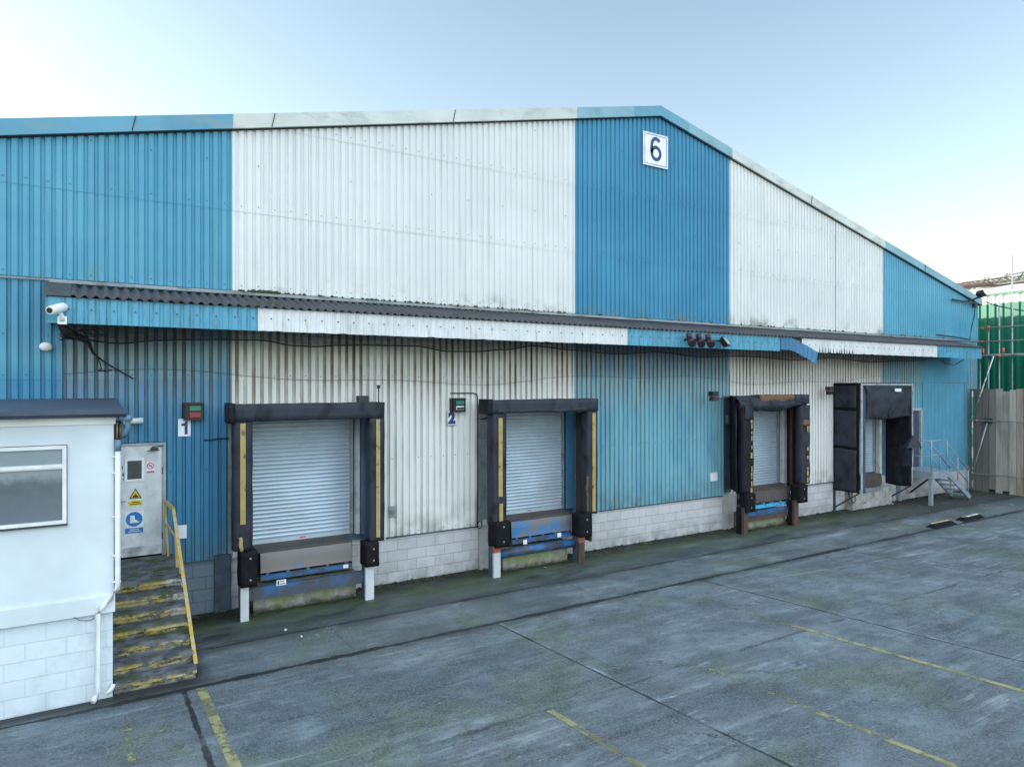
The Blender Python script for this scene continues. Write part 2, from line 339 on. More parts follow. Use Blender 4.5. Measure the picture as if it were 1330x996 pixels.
def m_ground():
    n = NT('yard_concrete')
    a = n.noise(.35, 6, .6); b = n.noise(1.6, 7, .62)
    c = n.mix(n.ramp(b, .3, .7), (.058, .088, .105), (.150, .200, .222))
    c = n.mix(n.mul(n.ramp(a, .38, .62), .65), c, (.07, .08, .09))
    # tyre and brush streaks running along the docks
    s1 = n.noise(1, 6, .62, stretch=(.28, 2.6, 1), rot=(0, 0, .12)); s2 = n.noise(1, 5, .6, stretch=(.55, 9, 1), rot=(0, 0, .05))
    reg = n.ramp(n.noise(.33, 3), .40, .60); regb = n.ramp(n.noise(.41, 3, vec=n.scale(n.pos, (1, 1, 1), (0, 0, 1.1))), .42, .6)
    c = n.mix(n.mul(n.ramp(s1, .47, .68), n.mul(reg, .65)), c, (.27, .33, .34))
    c = n.mix(n.mul(n.ramp(s2, .54, .68), n.mul(regb, .7)), c, (.34, .39, .40))
    c = n.mix(n.mul(n.ramp(n.noise(1, 5, .6, stretch=(.4, 3.3, 1), rot=(0, 0, .2)), .52, .66), .75), c, (.045, .052, .06))
    c = n.mix(n.mul(n.ramp(n.noise(.22, 5, .6, dist=1.2), .47, .56), .38), c, (.045, .055, .07))
    c = n.mix(n.mul(n.ramp(n.noise(.3, 4, .6, dist=.8, stretch=(.6, 1.3, 1)), .55, .63), .35), c, (.24, .29, .30))
    vo = n.t.nodes.new('ShaderNodeTexVoronoi'); vo.feature = 'DISTANCE_TO_EDGE'; vo.inputs['Scale'].default_value = .42
    nz = n.t.nodes.new('ShaderNodeTexNoise'); nz.inputs['Scale'].default_value = 1.4; nz.inputs['Detail'].default_value = 6; nz.inputs['Roughness'].default_value = .7; n.t.links.new(n.pos, nz.inputs['Vector'])
    va = n.t.nodes.new('ShaderNodeVectorMath'); va.operation = 'MULTIPLY_ADD'; n.t.links.new(nz.outputs['Color'], va.inputs[0]); va.inputs[1].default_value = (1.3, 1.3, 0); n.t.links.new(n.pos, va.inputs[2]); n.t.links.new(va.outputs[0], vo.inputs['Vector'])
    crack = n.mul(n.ramp(vo.outputs['Distance'], .003, .012, 1, 0), n.ramp(n.noise(.45, 3), .52, .60))
    # patch repairs: squarish areas of a different pour
    vp = n.t.nodes.new('ShaderNodeTexVoronoi'); vp.distance = 'CHEBYCHEV'; vp.inputs['Scale'].default_value = .23; n.t.links.new(n.scale(n.pos, (1, 1.7, 1), (0, 0, .03)), vp.inputs['Vector'])
    sc_ = n.t.nodes.new('ShaderNodeSeparateColor'); n.t.links.new(vp.outputs['Color'], sc_.inputs[0])
    c = n.mix(n.ramp(sc_.outputs[0], .62, .64, 0, .28), c, (.19, .235, .25)); c = n.mix(n.ramp(sc_.outputs[1], .72, .74, 0, .30), c, (.05, .06, .065))
    c = n.mix(n.mul(crack, .85), c, (.02, .024, .024))
    drip = n.ramp(n.noise(2.6, 3, .5), .70, .76)
    c = n.mix(n.mul(drip, .75), c, (.025, .028, .03))
    # stains, patches of algae
    st = n.ramp(n.noise(.9, 5, .7, dist=.6), .58, .70)
    c = n.mix(n.mul(st, .6), c, (.05, .055, .055))
    c = n.mix(n.mul(n.ramp(n.noise(5.5, 6, .7), .52, .68), .45), c, (.055, .062, .07))
    c = n.mix(n.mul(n.ramp(n.noise(1, 7, .75, stretch=(2.2, 11, 1), rot=(0, 0, .08)), .56, .7), n.mul(reg, .7)), c, (.38, .43, .44))
    alg = n.ramp(n.noise(.42, 5, .6), .50, .66)
    c = n.mix(n.mul(alg, .65), c, (.065, .095, .045))
    def arc(cx, cy, rad, w):
        d = n.math('POWER', n.math('ADD', n.math('POWER', n.math('SUBTRACT', n.x, cx), 2), n.math('POWER', n.math('SUBTRACT', n.y, cy), 2)), .5)
        d = n.math('ABSOLUTE', n.math('SUBTRACT', n.math('ADD', d, n.mul(n.noise(.8, 2), .2)), rad))
        return n.mul(n.ramp(d, w, w + .07, 1, 0), n.mul(n.ramp(n.noise(.5, 3), .42, .62), n.ramp(n.noise(14, 4, .7), .3, .6, .4, 1)))
    for cx, cy, rad, w_ in ((9, -17, 11.2, .09), (9, -17, 13.1, .09), (24, -19, 13.5, .1), (24, -19, 11.7, .1), (2, -14, 8.3, .08)):
        c = n.mix(n.mul(arc(cx, cy, rad, w_), .5), c, (.045, .052, .06))
    k1 = n.ramp(n.noise(.9, 9, .70, dist=.4), .30, .70, .68, 1.42); k2 = n.ramp(n.noise(4.5, 8, .78, stretch=(.6, 1.4, 1)), .32, .68, .78, 1.25)
    kk = n.mul(k1, k2); c = n.mix(1.0, c, n.comb(kk, kk, kk), 'MULTIPLY')
    fine = n.noise(38, 3, .7)
    c = n.mix(n.ramp(fine, .35, .7, 0, .5), c, (.27, .31, .32))
    c = n.mix(n.ramp(n.noise(21, 4, .8), .55, .72, 0, .6), c, (.04, .045, .05))
    spk = n.t.nodes.new('ShaderNodeTexVoronoi'); n.set(spk.inputs['Vector'], n.pos); spk.inputs['Scale'].default_value = 3.1
    dot = n.mul(n.ramp(spk.outputs['Distance'], .075, .03, 0, 1), n.ramp(n.noise(.7, 2), .5, .6))
    c = n.mix(n.mul(dot, .75), c, (.03, .03, .03))
    # the apron along the wall: darker, damp, mossy
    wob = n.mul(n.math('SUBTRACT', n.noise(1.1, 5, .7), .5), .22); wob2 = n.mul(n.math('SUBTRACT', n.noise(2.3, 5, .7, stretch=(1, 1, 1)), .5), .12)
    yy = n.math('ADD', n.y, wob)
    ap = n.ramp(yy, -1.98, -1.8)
    c = n.mix(n.mul(ap, n.ramp(n.noise(1, 6, .7, stretch=(.6, 1.8, 1)), .35, .65, .35, .9)), c, (.034, .045, .044))
    ap2 = n.mul(n.ramp(n.y, -3.3, -3.2), n.ramp(n.noise(1, 5, stretch=(.5, 1.3, 1)), .4, .65))
    c = n.mix(n.mul(ap2, .45), c, (.075, .088, .078))
    mo = n.mul(n.ramp(yy, -1.75, -.35), n.ramp(n.noise(1.5, 6, .72), .38, .54))
    c = n.mix(n.mul(mo, .85), c, (.055, .085, .018))
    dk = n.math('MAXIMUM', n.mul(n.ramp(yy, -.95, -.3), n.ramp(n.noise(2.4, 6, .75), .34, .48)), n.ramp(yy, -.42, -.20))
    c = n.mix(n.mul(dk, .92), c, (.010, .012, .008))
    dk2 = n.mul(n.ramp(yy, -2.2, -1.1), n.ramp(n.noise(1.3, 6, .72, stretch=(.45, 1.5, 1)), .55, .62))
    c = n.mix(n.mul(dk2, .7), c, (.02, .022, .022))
    far = n.mul(n.mul(n.ramp(n.x, 20, 25), n.ramp(n.y, -3.2, -1.4)), n.ramp(n.noise(1.2, 5), .25, .5))
    c = n.mix(n.mul(far, .7), c, (.035, .036, .036))
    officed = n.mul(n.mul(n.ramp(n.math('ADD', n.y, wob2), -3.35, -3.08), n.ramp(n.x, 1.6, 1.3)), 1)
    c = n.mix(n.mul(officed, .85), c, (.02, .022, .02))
    sp = n.mul(n.ramp(n.noise(9, 5, .8), .60, .64), n.ramp(n.math('POWER', n.math('ADD', n.math('POWER', n.math('SUBTRACT', n.x, 3.4), 2), n.math('POWER', n.math('ADD', n.y, 2.05), 2)), .5), .75, .1))
    c = n.mix(n.mul(sp, .8), c, (.6, .66, .66))
    # joints
    def line(coord, at, w, soft=.02, wobble=None, brk=None, st=1):
        q = n.math('SUBTRACT', coord, at)
        if wobble is not None: q = n.math('ADD', q, wobble)
        m = n.ramp(n.math('ABSOLUTE', q), w, (w + soft if isinstance(w, (int, float)) else n.math('ADD', w, soft)), 1, 0)
        if brk is not None: m = n.mul(m, brk)
        return n.mul(m, st)
    w3 = n.mul(n.math('SUBTRACT', n.noise(3.5, 6, .75), .5), .16)
    thick = n.ramp(n.noise(.7, 4, .7), .35, .65, .012, .075)
    j = line(n.y, -3.27, thick, .03, w3, None, .95)
    j = n.math('MAXIMUM', j, line(n.y, -1.86, n.ramp(n.noise(.9, 4), .4, .7, .0, .05), .03, w3, n.ramp(n.noise(.8, 4), .38, .5), .8))
    j = n.math('MAXIMUM', j, line(n.y, -6.65, .004, .05, n.mul(w3, 1.2), n.ramp(n.noise(.6, 3), .45, .55), .5))
    yard = n.ramp(n.y, -3.2, -3.3)
    for X in (1.15, 6.12, 11.18, 16.25, 21.3, 26.4):
        wd = n.ramp(n.noise(1.6, 4, .7), .3, .65, .004, .035) if X < 2 else n.ramp(n.noise(1.9, 5, .75), .35, .7, .002, .018)
        j = n.math('MAXIMUM', j, line(n.x, X, wd, .016, n.mul(w3, .3), n.mul(yard, n.ramp(n.noise(1.2, 4, .7), .25, .5, .35, 1)), .9))
    for X in (3.6, 8.6, 13.7, 18.8):
        j = n.math('MAXIMUM', j, line(n.x, X, .003, .012, w3, n.mul(n.ramp(n.y, -3.3, -3.2), n.ramp(n.y, -1.8, -1.9)), .35))
    edge = None
    for X in (6.12, 11.18, 16.25):
        e_ = line(n.x, X + .05, .012, .03, n.mul(w3, .3), n.mul(yard, n.ramp(n.noise(1.1, 4, .7), .48, .6)), .6)
        edge = e_ if edge is None else n.math('MAXIMUM', edge, e_)
    c = n.mix(edge, c, (.34, .39, .40))
    c = n.mix(j, c, (.014, .016, .016))
    halo = n.math('MAXIMUM', line(n.y, -3.3, .02, .28, w3, n.ramp(n.noise(.5, 4), .35, .6)), line(n.y, -1.9, .02, .3, w3, n.ramp(n.noise(.6, 4), .4, .6)))
    c = n.mix(n.mul(halo, .6), c, (.03, .036, .036))
    # pale scrapes
    sc = n.mul(line(n.y, -4.2, .004, .018, n.mul(n.math('SUBTRACT', n.x, 13), .13), n.mul(n.ramp(n.x, 12.2, 12.6), n.ramp(n.x, 19, 18)), .7), n.ramp(n.noise(2, 4), .35, .6))
    c = n.mix(sc, c, (.5, .52, .52))
    h = n.math('ADD', n.mul(n.noise(60, 3, .7), .4), n.mul(b, 1.2)); h = n.math('SUBTRACT', h, n.mul(j, 2))
    n.bump(h, .006, .7)
    rough = n.math('SUBTRACT', n.ramp(b, .3, .7, .62, .9), n.mul(n.math('MAXIMUM', dk2, n.mul(dk, .5)), .35))
    return n.fin(c, rough, 0, .35)
M['ground'] = m_ground()

def m_linepaint(name, col, keep):
    n = NT(name)
    f = n.math('MULTIPLY', n.ramp(n.noise(5, 7, .75), keep - .06, keep + .06), n.ramp(n.noise(.9, 3), .3, .5, .45, 1))
    tr = n.t.nodes.new('ShaderNodeBsdfTransparent'); mx = n.t.nodes.new('ShaderNodeMixShader')
    n.t.links.new(f, mx.inputs[0]); n.t.links.new(tr.outputs[0], mx.inputs[1]); n.t.links.new(n.b.outputs[0], mx.inputs[2]); n.t.links.new(mx.outputs[0], n.out.inputs[0])
    c = n.mix(n.ramp(n.noise(6, 4), .3, .7), col, tuple(q * .65 for q in col))
    return n.fin(c, .75)
M['line_yellow'] = m_linepaint('worn_yellow_marking', (.36, .36, .17), .47)
M['line_faint'] = m_linepaint('nearly_gone_yellow_marking', (.27, .29, .15), .55)

def m_planks():
    n = NT('weathered_scaffold_boards')
    idx = n.math('FLOOR', n.math('DIVIDE', n.math('ADD', n.y, .12), .232))
    wn = n.t.nodes.new('ShaderNodeTexWhiteNoise'); wn.noise_dimensions = '1D'; n.set(wn.inputs['W'], idx); h1 = wn.outputs[0]
    wn2 = n.t.nodes.new('ShaderNodeTexWhiteNoise'); wn2.noise_dimensions = '1D'; n.set(wn2.inputs['W'], n.math('ADD', idx, 77.3)); h2 = wn2.outputs[0]
    c = n.mix(n.ramp(h1, .1, .9), (.14, .13, .12), (.50, .46, .41))
    c = n.mix(n.ramp(h2, .5, .8, 0, .6), c, (.24, .17, .13))
    g = n.noise(1, 6, .7, stretch=(14, 14, .8))
    c = n.mix(n.mul(n.ramp(g, .5, .7), .5), c, (.07, .065, .06))
    c = n.mix(n.mul(n.ramp(n.noise(1, 5, stretch=(3, 3, .7)), .5, .7), .4), c, (.13, .14, .10))
    n.bump(g, .006, .7)
    return n.fin(c, .85, 0, .2)
M['planks'] = m_planks()
M['green'] = pm('green_sheeting', (.004, .17, .105), .4, dirt=(.008, .12, .08), amt=.6, sc=.8, stretch=(1, 2, .5))
M['rooflight'] = pm('translucent_pale_sheet', (.62, .72, .60), .5, dirt=(.03, .22, .12), amt=.9, sc=1.9, thr=(.58, .62))
M['white_sheet'] = pm('white_roof_sheeting', (.80, .80, .80), .5)

def m_glass():
    n = NT('window_glass_with_reflection')
    c = n.mix(n.ramp(n.noise(2.0, 4), .3, .7), (.085, .10, .11), (.13, .15, .16))
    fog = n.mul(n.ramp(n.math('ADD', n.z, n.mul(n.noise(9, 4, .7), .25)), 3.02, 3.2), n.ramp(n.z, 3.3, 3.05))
    c = n.mix(n.mul(fog, .7), c, (.32, .36, .38)); c = n.mix(n.ramp(n.z, 2.4, 3.1, .55, 0), c, (.16, .20, .24))  # bluish tint towards the sill is a reflection painted into the colour
    n.bump(n.noise(1.2, 2), .01, .25)
    return n.fin(c, .09, 0, .9)
M['glass'] = m_glass()
M['glass_dull'] = pm('wired_door_glass', (.05, .058, .064), .25, dirt=(.09, .1, .1), amt=.6, sc=6)

def m_net(name, dens, col=(.02, .018, .015)):
    n = NT(name)
    # threads far finer than a pixel: coverage varies with how the mesh bunches
    f = n.mul(n.ramp(n.noise(2.2, 5, .7, stretch=(.6, 3, 3)), .25, .75, .6, 1.5), dens)
    tr = n.t.nodes.new('ShaderNodeBsdfTransparent'); mx = n.t.nodes.new('ShaderNodeMixShader')
    n.t.links.new(f, mx.inputs[0]); n.t.links.new(tr.outputs[0], mx.inputs[1]); n.t.links.new(n.b.outputs[0], mx.inputs[2]); n.t.links.new(mx.outputs[0], n.out.inputs[0])
    return n.fin(col, .9)
M['net_dense'] = m_net('bunched_black_netting', .42, (.018, .014, .010))
M['net_thin'] = m_net('fine_black_netting', .05, (.02, .016, .012))

# ------------------------------------------------------------------ building constants
RIDGE = (13.1, 11.36); SL = .2275
def gable(x): return RIDGE[1] - SL * abs(x - RIDGE[0])
X0, X1 = -4.4, 30.6
PITCH = .15
PROF = [(0, 0), (.034, 0), (.054, -.036), (.130, -.036)]      # trough, flank, crown (flank back to 0 at .15)
OPEN = [(.42, 1.22, 3.17), (2.60, 4.93, 3.60), (7.93, 10.33, 3.60), (16.25, 18.45, 3.62), (22.3, 23.95, 3.9), (25.45, 26.35, 3.27)]
BLOCK = .95

def prof_pts(a, b, extra=()):
    xs = {}
    k = math.floor(a / PITCH) - 1
    while k * PITCH < b + PITCH:
        for dx, dy in PROF: xs[round(k * PITCH + dx, 4)] = dy
        k += 1
    def yat(x):
        q = (x / PITCH - math.floor(x / PITCH)) * PITCH
        P = PROF + [(PITCH, 0)]
        for (p, v), (p2, v2) in zip(P, P[1:]):
            if p <= q <= p2: return v + (v2 - v) * (q - p) / (p2 - p)
        return 0
    pts = sorted(x for x in xs if a < x < b)
    pts = sorted(set([a, b] + pts + [e for e in extra if a < e < b]))
    return [(x, yat(x)) for x in pts]

def clad_strip(mb, a, b, lower=True, upper=True):
    ex = [e for o in OPEN for e in o[:2]]
    P = prof_pts(a, b, ex)
    rows = []
    if lower: rows += [(BLOCK, 4.28, 0), (4.26, 5.96, 0)]
    if upper: rows += [(5.93, 7.43, -.03), (7.41, 9.10, -.03), (9.08, 20, -.03)]
    for z0, z1, off in rows:
        prev = None
        for i, (x, y) in enumerate(P):
            top = min(z1, gable(x) + .02)
            def mk(zb):
                return (mb.bm.verts.new((x, y + off - .007, zb)), mb.bm.verts.new((x, y + off, top)))
            if i < len(P) - 1:
                xn = P[i + 1][0]; mid = (x + xn) / 2
                tn = min(z1, gable(xn) + .02)
                if top <= z0 + .03 or tn <= z0 + .03: continue
                zb = z0
                for o in OPEN:
                    if o[0] <= mid <= o[1] and z0 < o[2]: zb = o[2]
                yn = P[i + 1][1]
                vb = [mb.bm.verts.new(q) for q in ((x, y + off - .007, zb), (xn, yn + off - .007, zb), (xn, yn + off, tn), (x, y + off, top))]
                mb.face(vb)
    # fixings on the crowns
    mb.mi = 1
    fr = []
    if lower: fr += [(1.05, 2), (2.62, 2), (4.34, 2), (5.0, 4)]
    if upper: fr += [(6.03, 2), (7.52, 2), (9.19, 2), (8.3, 6), (10.2, 6)]
    k = math.ceil(a / PITCH)
    while (k + 1) * PITCH < b:
        x = k * PITCH + .092
        for z, ev in fr:
            if k % ev or z > gable(x) - .1: continue
            if any(o[0] - .05 < x < o[1] + .05 and z < o[2] + .05 for o in OPEN): continue
            if random.random() < .12: continue
            off = -.03 if z > 5.93 else 0
            zz = z + random.uniform(-.012, .012); r = .0095
            mb.tube([(x, -.036 + off + .004, zz), (x, -.036 + off - .016, zz)], r, 6)
        k += 1
    mb.mi = 0

# ------------------------------------------------------------------ ground
m = MB()
ys = [220, 40, 0, -.5, -1.2, -1.9, -2.6, -3.25, -4.2, -6, -8, -10, -12, -14, -20, -60, -300]
xs = [-300, -60, -20, -8, -4, 0, 4, 8, 12, 16, 20, 24, 28, 34, 45, 80, 400]
def gz(y): return 0 if y > -3.25 else .05 * (-3.25 - max(y, -16))
vs = [[m.bm.verts.new((x, y, gz(y))) for y in ys] for x in xs]
for i in range(len(xs) - 1):
    for j in range(len(ys) - 1): m.face([vs[i][j], vs[i][j + 1], vs[i + 1][j + 1], vs[i + 1][j]])
g = m.build('ground', M['ground']); tag(g, kind='structure')

def yline(x, y0, y1, w, mat):
    m = MB(); n = 14
    for k in range(n):
        a = y0 + (y1 - y0) * k / n; b = y0 + (y1 - y0) * (k + 1) / n
        m.poly([(x - w / 2, a, gz(a) + .004), (x + w / 2, a, gz(a) + .004), (x + w / 2, b, gz(b) + .004), (x - w / 2, b, gz(b) + .004)])
    tag(m.build('yellow_line', mat), kind='structure')
yline(1.36, -3.35, -9, .12, M['line_yellow'])
yline(.45, -3.45, -5.2, .10, M['line_faint'])
yline(4.87, -6.7, -12.5, .095, M['line_yellow'])
yline(10.08, -4.8, -6.2, .10, M['line_faint'])
yline(10.05, -6.2, -12.5, .10, M['line_yellow'])
yline(7.47, -6.9, -8.4, .09, M['line_faint'])
yline(7.45, -8.4, -10.2, .09, M['line_yellow'])
yline(15.2, -4.6, -8, .10, M['line_faint'])
# faded floor lettering by the steps: only blotches of paint are left
m = MB()
for k, (x, y, a, l) in enumerate([(.70, -4.25, .4, .16), (.80, -4.12, 1.2, .14), (.88, -4.30, .2, .2), (.78, -4.42, 1.5, .18), (1.0, -4.55, 2.4, .18), (.66, -4.5, 1.0, .12), (.92, -4.08, .6, .12)]):
    dx, dy = math.cos(a) * l / 2, math.sin(a) * l / 2; px_, py_ = -math.sin(a) * .022, math.cos(a) * .022
    m.poly([(x - dx - px_, y - dy - py_, gz(y) + .006), (x + dx - px_, y + dy - py_, gz(y + dy) + .006), (x + dx + px_, y + dy + py_, gz(y + dy) + .006), (x - dx + px_, y - dy + py_, gz(y) + .006)])
tag(m.build('yellow_line', M['line_faint']), kind='structure')

# ------------------------------------------------------------------ warehouse
wh = thing('warehouse', 'long gabled warehouse clad in broad blue and white corrugated stripes over a block base', 'warehouse', (13.1, 0, 0))
stripes = [(X0, 2.33, 'clad_blue', 'light blue cladding stripe behind the white office'), (2.33, 10.28, 'clad_white', 'widest white cladding stripe over docks 1 and 2'),
           (10.28, 15.91, 'clad_blue2', 'deep blue cladding stripe under the ridge'), (15.91, 23.77, 'clad_white', 'white cladding stripe right of the ridge'), (23.77, X1, 'clad_blue3', 'blue cladding stripe at the right end')]
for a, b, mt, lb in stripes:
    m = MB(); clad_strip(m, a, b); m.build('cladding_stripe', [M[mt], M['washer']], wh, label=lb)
# block wall, with a slightly proud coping line
m = MB(); m.box(X0, X1, -.03, .2, -.1, BLOCK + .01)
m.build('block_wall', M['blocks'], wh)
for a, b in ((1.33, 2.32), (5.35, 7.6), (11.05, 15.6), (18.9, 20.9)):
    m = MB(); m.box(a, b, -.055, -.032, BLOCK + .0, BLOCK + .03); m.build('drip_flashing', M['navy_steel'], wh)
for a, b, zt in ((7.56, 7.80, .97), (15.62, 16.0, 1.0), (2.02, 2.30, 1.05)):
    m = MB(); m.box(a, b, -.12, -.031, -.1, zt); bmesh.ops.subdivide_edges(m.bm, edges=m.bm.edges, cuts=4, use_grid_fill=True)
    for v in m.bm.verts: v.co += noise.noise_vector(v.co * 5) * .008
    m.build('concrete_pier', M['pier'] if a > 3 else M['navy_steel'], wh)
# back, sides, roof
DEPTH = 46
m = MB(); m.box(X0, X0 + .1, .21, DEPTH, 0, gable(X0)); m.build('side_wall', M['clad_blue3'], wh)
m = MB()
m.poly([(X0, DEPTH, 0), (X1, DEPTH, 0), (X1, DEPTH, gable(X1)), (RIDGE[0], DEPTH, RIDGE[1]), (X0, DEPTH, gable(X0))]); m.build('back_wall', M['clad_blue3'], wh)
# right side wall in the same corrugation
m = MB()
P = prof_pts(0, DEPTH)
for (u, v), (u2, v2) in zip(P, P[1:]): m.poly([(X1 + v + .0, u, 0), (X1 + v2, u2, 0), (X1 + v2, u2, gable(X1)), (X1 + v, u, gable(X1))])
m.build('side_wall', M['clad_blue3'], wh)
m = MB()
for sgn in (-1, 1):
    xe = RIDGE[0] + sgn * 17.65; ze = gable(xe) + .12
    m.hexa([(RIDGE[0], .12, RIDGE[1] + .12), (xe, .12, ze), (xe, DEPTH + .2, ze), (RIDGE[0], DEPTH + .2, RIDGE[1] + .12),
            (RIDGE[0], .12, RIDGE[1] + .18), (xe, .12, ze + .06), (xe, DEPTH + .2, ze + .06), (RIDGE[0], DEPTH + .2, RIDGE[1] + .18)])
m.build('roof', M['roof_main'], wh)
# added dark sheet behind the openings stops light leaking through
m = MB(); m.box(X0 + .1, X1 - .1, .62, .66, 0, 5.8); m.build('light_block_sheet', M['dark_gap'], wh)
# verge flashing in painted lengths
segs = [(X0 - .1, 2.33, 'verge_blue'), (2.33, 10.28, 'verge_white'), (10.28, 12.15, 'verge_white2'), (12.15, 13.1, 'verge_blue'), (13.1, 14.15, 'verge_blue'), (14.15, 15.91, 'verge_white2'), (15.91, 23.77, 'verge_white'), (23.77, 30.75, 'verge_white2')]
M['verge_white2'] = pm('weathered_blue_green_verge', (.20, .36, .42), .6, dirt=(.14, .26, .31), amt=.7, sc=1.2, stretch=(1, 1, 2))
for a, b, mt in segs:
    m = MB()
    cuts = [a, b]
    p = a + 3.0
    za, zb = gable(a), gable(b)
    m.hexa([(a, -.16, za + .0), (b, -.16, zb + .0), (b, .15, zb + .0), (a, .15, za + .0), (a, -.15, za + .27), (b, -.15, zb + .27), (b, .15, zb + .30), (a, .15, za + .30)])
    m.build('verge_trim', M[mt], wh)
for x in (.72, 3.05, 6.9, 19.6, 26.4):                       # slipped joints in the verge
    z = gable(x); m = MB(); m.bar((x - .03, -.166, z), (x + .03, -.166, z + .27), .012, .012); m.build('verge_joint', M['dark_gap'], wh)
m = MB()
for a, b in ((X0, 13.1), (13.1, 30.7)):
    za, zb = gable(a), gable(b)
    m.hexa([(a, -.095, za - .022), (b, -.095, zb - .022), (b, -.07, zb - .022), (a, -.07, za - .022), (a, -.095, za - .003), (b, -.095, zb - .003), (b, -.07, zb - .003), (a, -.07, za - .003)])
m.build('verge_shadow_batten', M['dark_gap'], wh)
# pale flashing line at the foot of the upper sheets, with scraps of moss
m = MB(); m.box(X0, X1, -.10, -.085, 5.885, 5.915); m.build('flashing', M['lead'], wh)
m = MB()
for k in range(230):
    x = random.choice([random.uniform(2.4, 10), random.uniform(2.4, 10), random.uniform(10, 28)]); r = random.uniform(.012, .03)
    if random.random() < .3: x = 2.9 + random.gauss(0, .12); r *= 1.3
    m.tube([(x - r, -.095, 5.925), (x, -.098, 5.925 + r * .5), (x + r * 1.4, -.095, 5.922)], [r * .4, r, r * .3], 5)
o = m.build('moss', pm('dark_moss', (.05, .065, .025), .95), wh); o['kind'] = 'stuff'
# vertical dark panel joint in the far white stripe + repair sheets at the right end
m = MB(); m.box(20.98, 21.0, -.072, -.05, 5.95, gable(21) - .1); m.build('panel_joint', M['navy_steel'], wh)
m = MB()
m.box(26.42, 28.15, -.05, -.044, BLOCK - .05, 4.22); m.box(28.17, 29.5, -.052, -.046, BLOCK - .15, 4.2); m.box(26.40, 29.9, -.048, -.042, 4.23, 5.85)
for k in range(34):
    x = 26.45 + k * .1; m.box(x, x + .012, -.058, -.051, BLOCK - .05, 5.8)
m.build('repair_sheet', M['repair'], wh, label='smooth lighter blue repair sheets at the right end')

# roller shutters as parts of the building
def shutter(x0, x1, zt, lab, y=.13):
    m = MB(); p = .078; z = 1.2
    prof = []
    while z < zt:
        prof += [(z, .012), (z + .012, -.006), (z + .036, -.016), (z + .060, -.006), (z + .072, .012)]; z += p
    for (a, ya), (b, yb) in zip(prof, prof[1:]):
        f = m.poly([(x0, y + ya, a), (x1, y + ya, a), (x1, y + yb, b), (x0, y + yb, b)])
    s = m.build('roller_shutter', M['slat'], wh, label=lab)
    m = MB(); m.box(x0, x1, y - .03, y + .02, 1.12, 1.2); m.build('bottom_bar', M['slat'], s)
    if x0 < 9:
        m = MB(); m.box((x0 + x1) / 2 - .05, (x0 + x1) / 2 + .06, y - .034, y - .031, 1.15, 1.175); m.build('red_chalk_mark', M['sign_pink'], s)
    for q in (x0, x1):
        m = MB(); m.box(q - .035, q + .035, y - .05, y + .04, 1.12, zt); m.build('guide', M['galv'], s)
    m = MB()   # reveals round the opening
    m.box(x0 - .34, x1 + .34, .21, .25, .96, 1.118)
    m.build('threshold', M['platform'], s)
shutter(2.66, 4.66, 3.9, 'widest looking pale roller shutter at dock 1')
shutter(8.05, 10.03, 3.9, 'roller shutter at dock 2')
shutter(16.6, 18.28, 3.9, 'narrow roller shutter in the torn dock shelter')
shutter(22.4, 23.5, 3.9, 'roller shutter deep in the black tunnel shelter')
for (a, b, zt), lo in zip(OPEN[1:5], ((4.72, 4.80), (None, None), (18.42, 18.52), (23.6, 23.72))):
    m = MB(); m.box(a - .03, a + .02, -.02, .6, .96, zt); m.box(b - .02, b + .03, -.02, .6, .96, zt); m.box(a + .02, b - .02, -.02, .6, zt - .02, zt + .03); m.box(a + .02, b - .02, .2, .6, .93, 1.11)
    m.build('door_reveal', M['frame_blue'], wh)
m = MB(); m.box(4.72, 4.80, -.02, .10, 1.12, 3.58); m.build('door_post', M['white_steel'], wh)
m = MB(); m.box(4.82, 4.90, -.10, .08, 1.12, 3.58); m.build('door_post', M['frame_blue'], wh)
m = MB(); m.box(10.08, 10.30, .0, .05, 1.12, 3.58); m.build('door_post', M['clad_blue'], wh)
m = MB(); m.box(18.36, 18.56 - .02, -.06, .10, 1.12, 3.55); m.build('door_post', M['white_steel'], wh)
m = MB(); m.box(23.6, 23.72, -.06, .10, .96, 3.8); m.build('door_post', M['white_steel'], wh)
m = MB(); m.box(23.75, 23.92, -.02, .12, .96, 3.8); m.build('door_post', M['frame_blue'], wh)

# personnel door at the top of the steps
m = MB(); m.box(.46, 1.16, -.045, .0, 1.20, 3.11); dr = m.build('door', M['door_white'], wh, bevel=.006, label='scuffed white steel door with warning signs')
m = MB(); m.box(.40, .455, -.06, .05, 1.17, 3.16); m.box(1.165, 1.225, -.06, .05, 1.17, 3.16); m.box(.455, 1.165, -.06, .05, 3.115, 3.16); m.build('door_frame', M['galv'], wh)
m = MB(); m.box(.46, 1.16, -.052, -.046, 1.20, 1.36); m.build('kick_plate', M['white_steel'], dr)
m = MB()
for a, b, c, d in ((.585, .625, 2.50, 2.90), (.845, .885, 2.50, 2.90), (.625, .845, 2.50, 2.54), (.625, .845, 2.86, 2.90)): m.box(a, b, -.062, -.046, c, d)
m.build('window_frame', M['office_trim'], dr)
m = MB(); m.box(.625, .845, -.050, -.046, 2.54, 2.86); m.build('window_pane', M['glass_dull'], dr)
m = MB(); m.box(.98, 1.10, -.09, -.046, 3.03, 3.07); m.bar((1.0, -.10, 3.085), (1.19, -.07, 3.10), .02, .018); m.bar((.93, -.10, 3.02), (1.12, -.13, 3.03), .02, .016); m.build('door_closer', M['washer'], dr)
m = MB(); m.box(.50, .53, -.075, -.046, 2.12, 2.22); m.tube([(.515, -.09, 2.17), (.60, -.09, 2.17)], .009); m.build('handle', M['galv'], dr)
for z in (2.6, 1.45):
    m = MB(); m.box(1.16, 1.175, -.075, -.04, z, z + .12); m.build('hinge', M['washer'], dr)
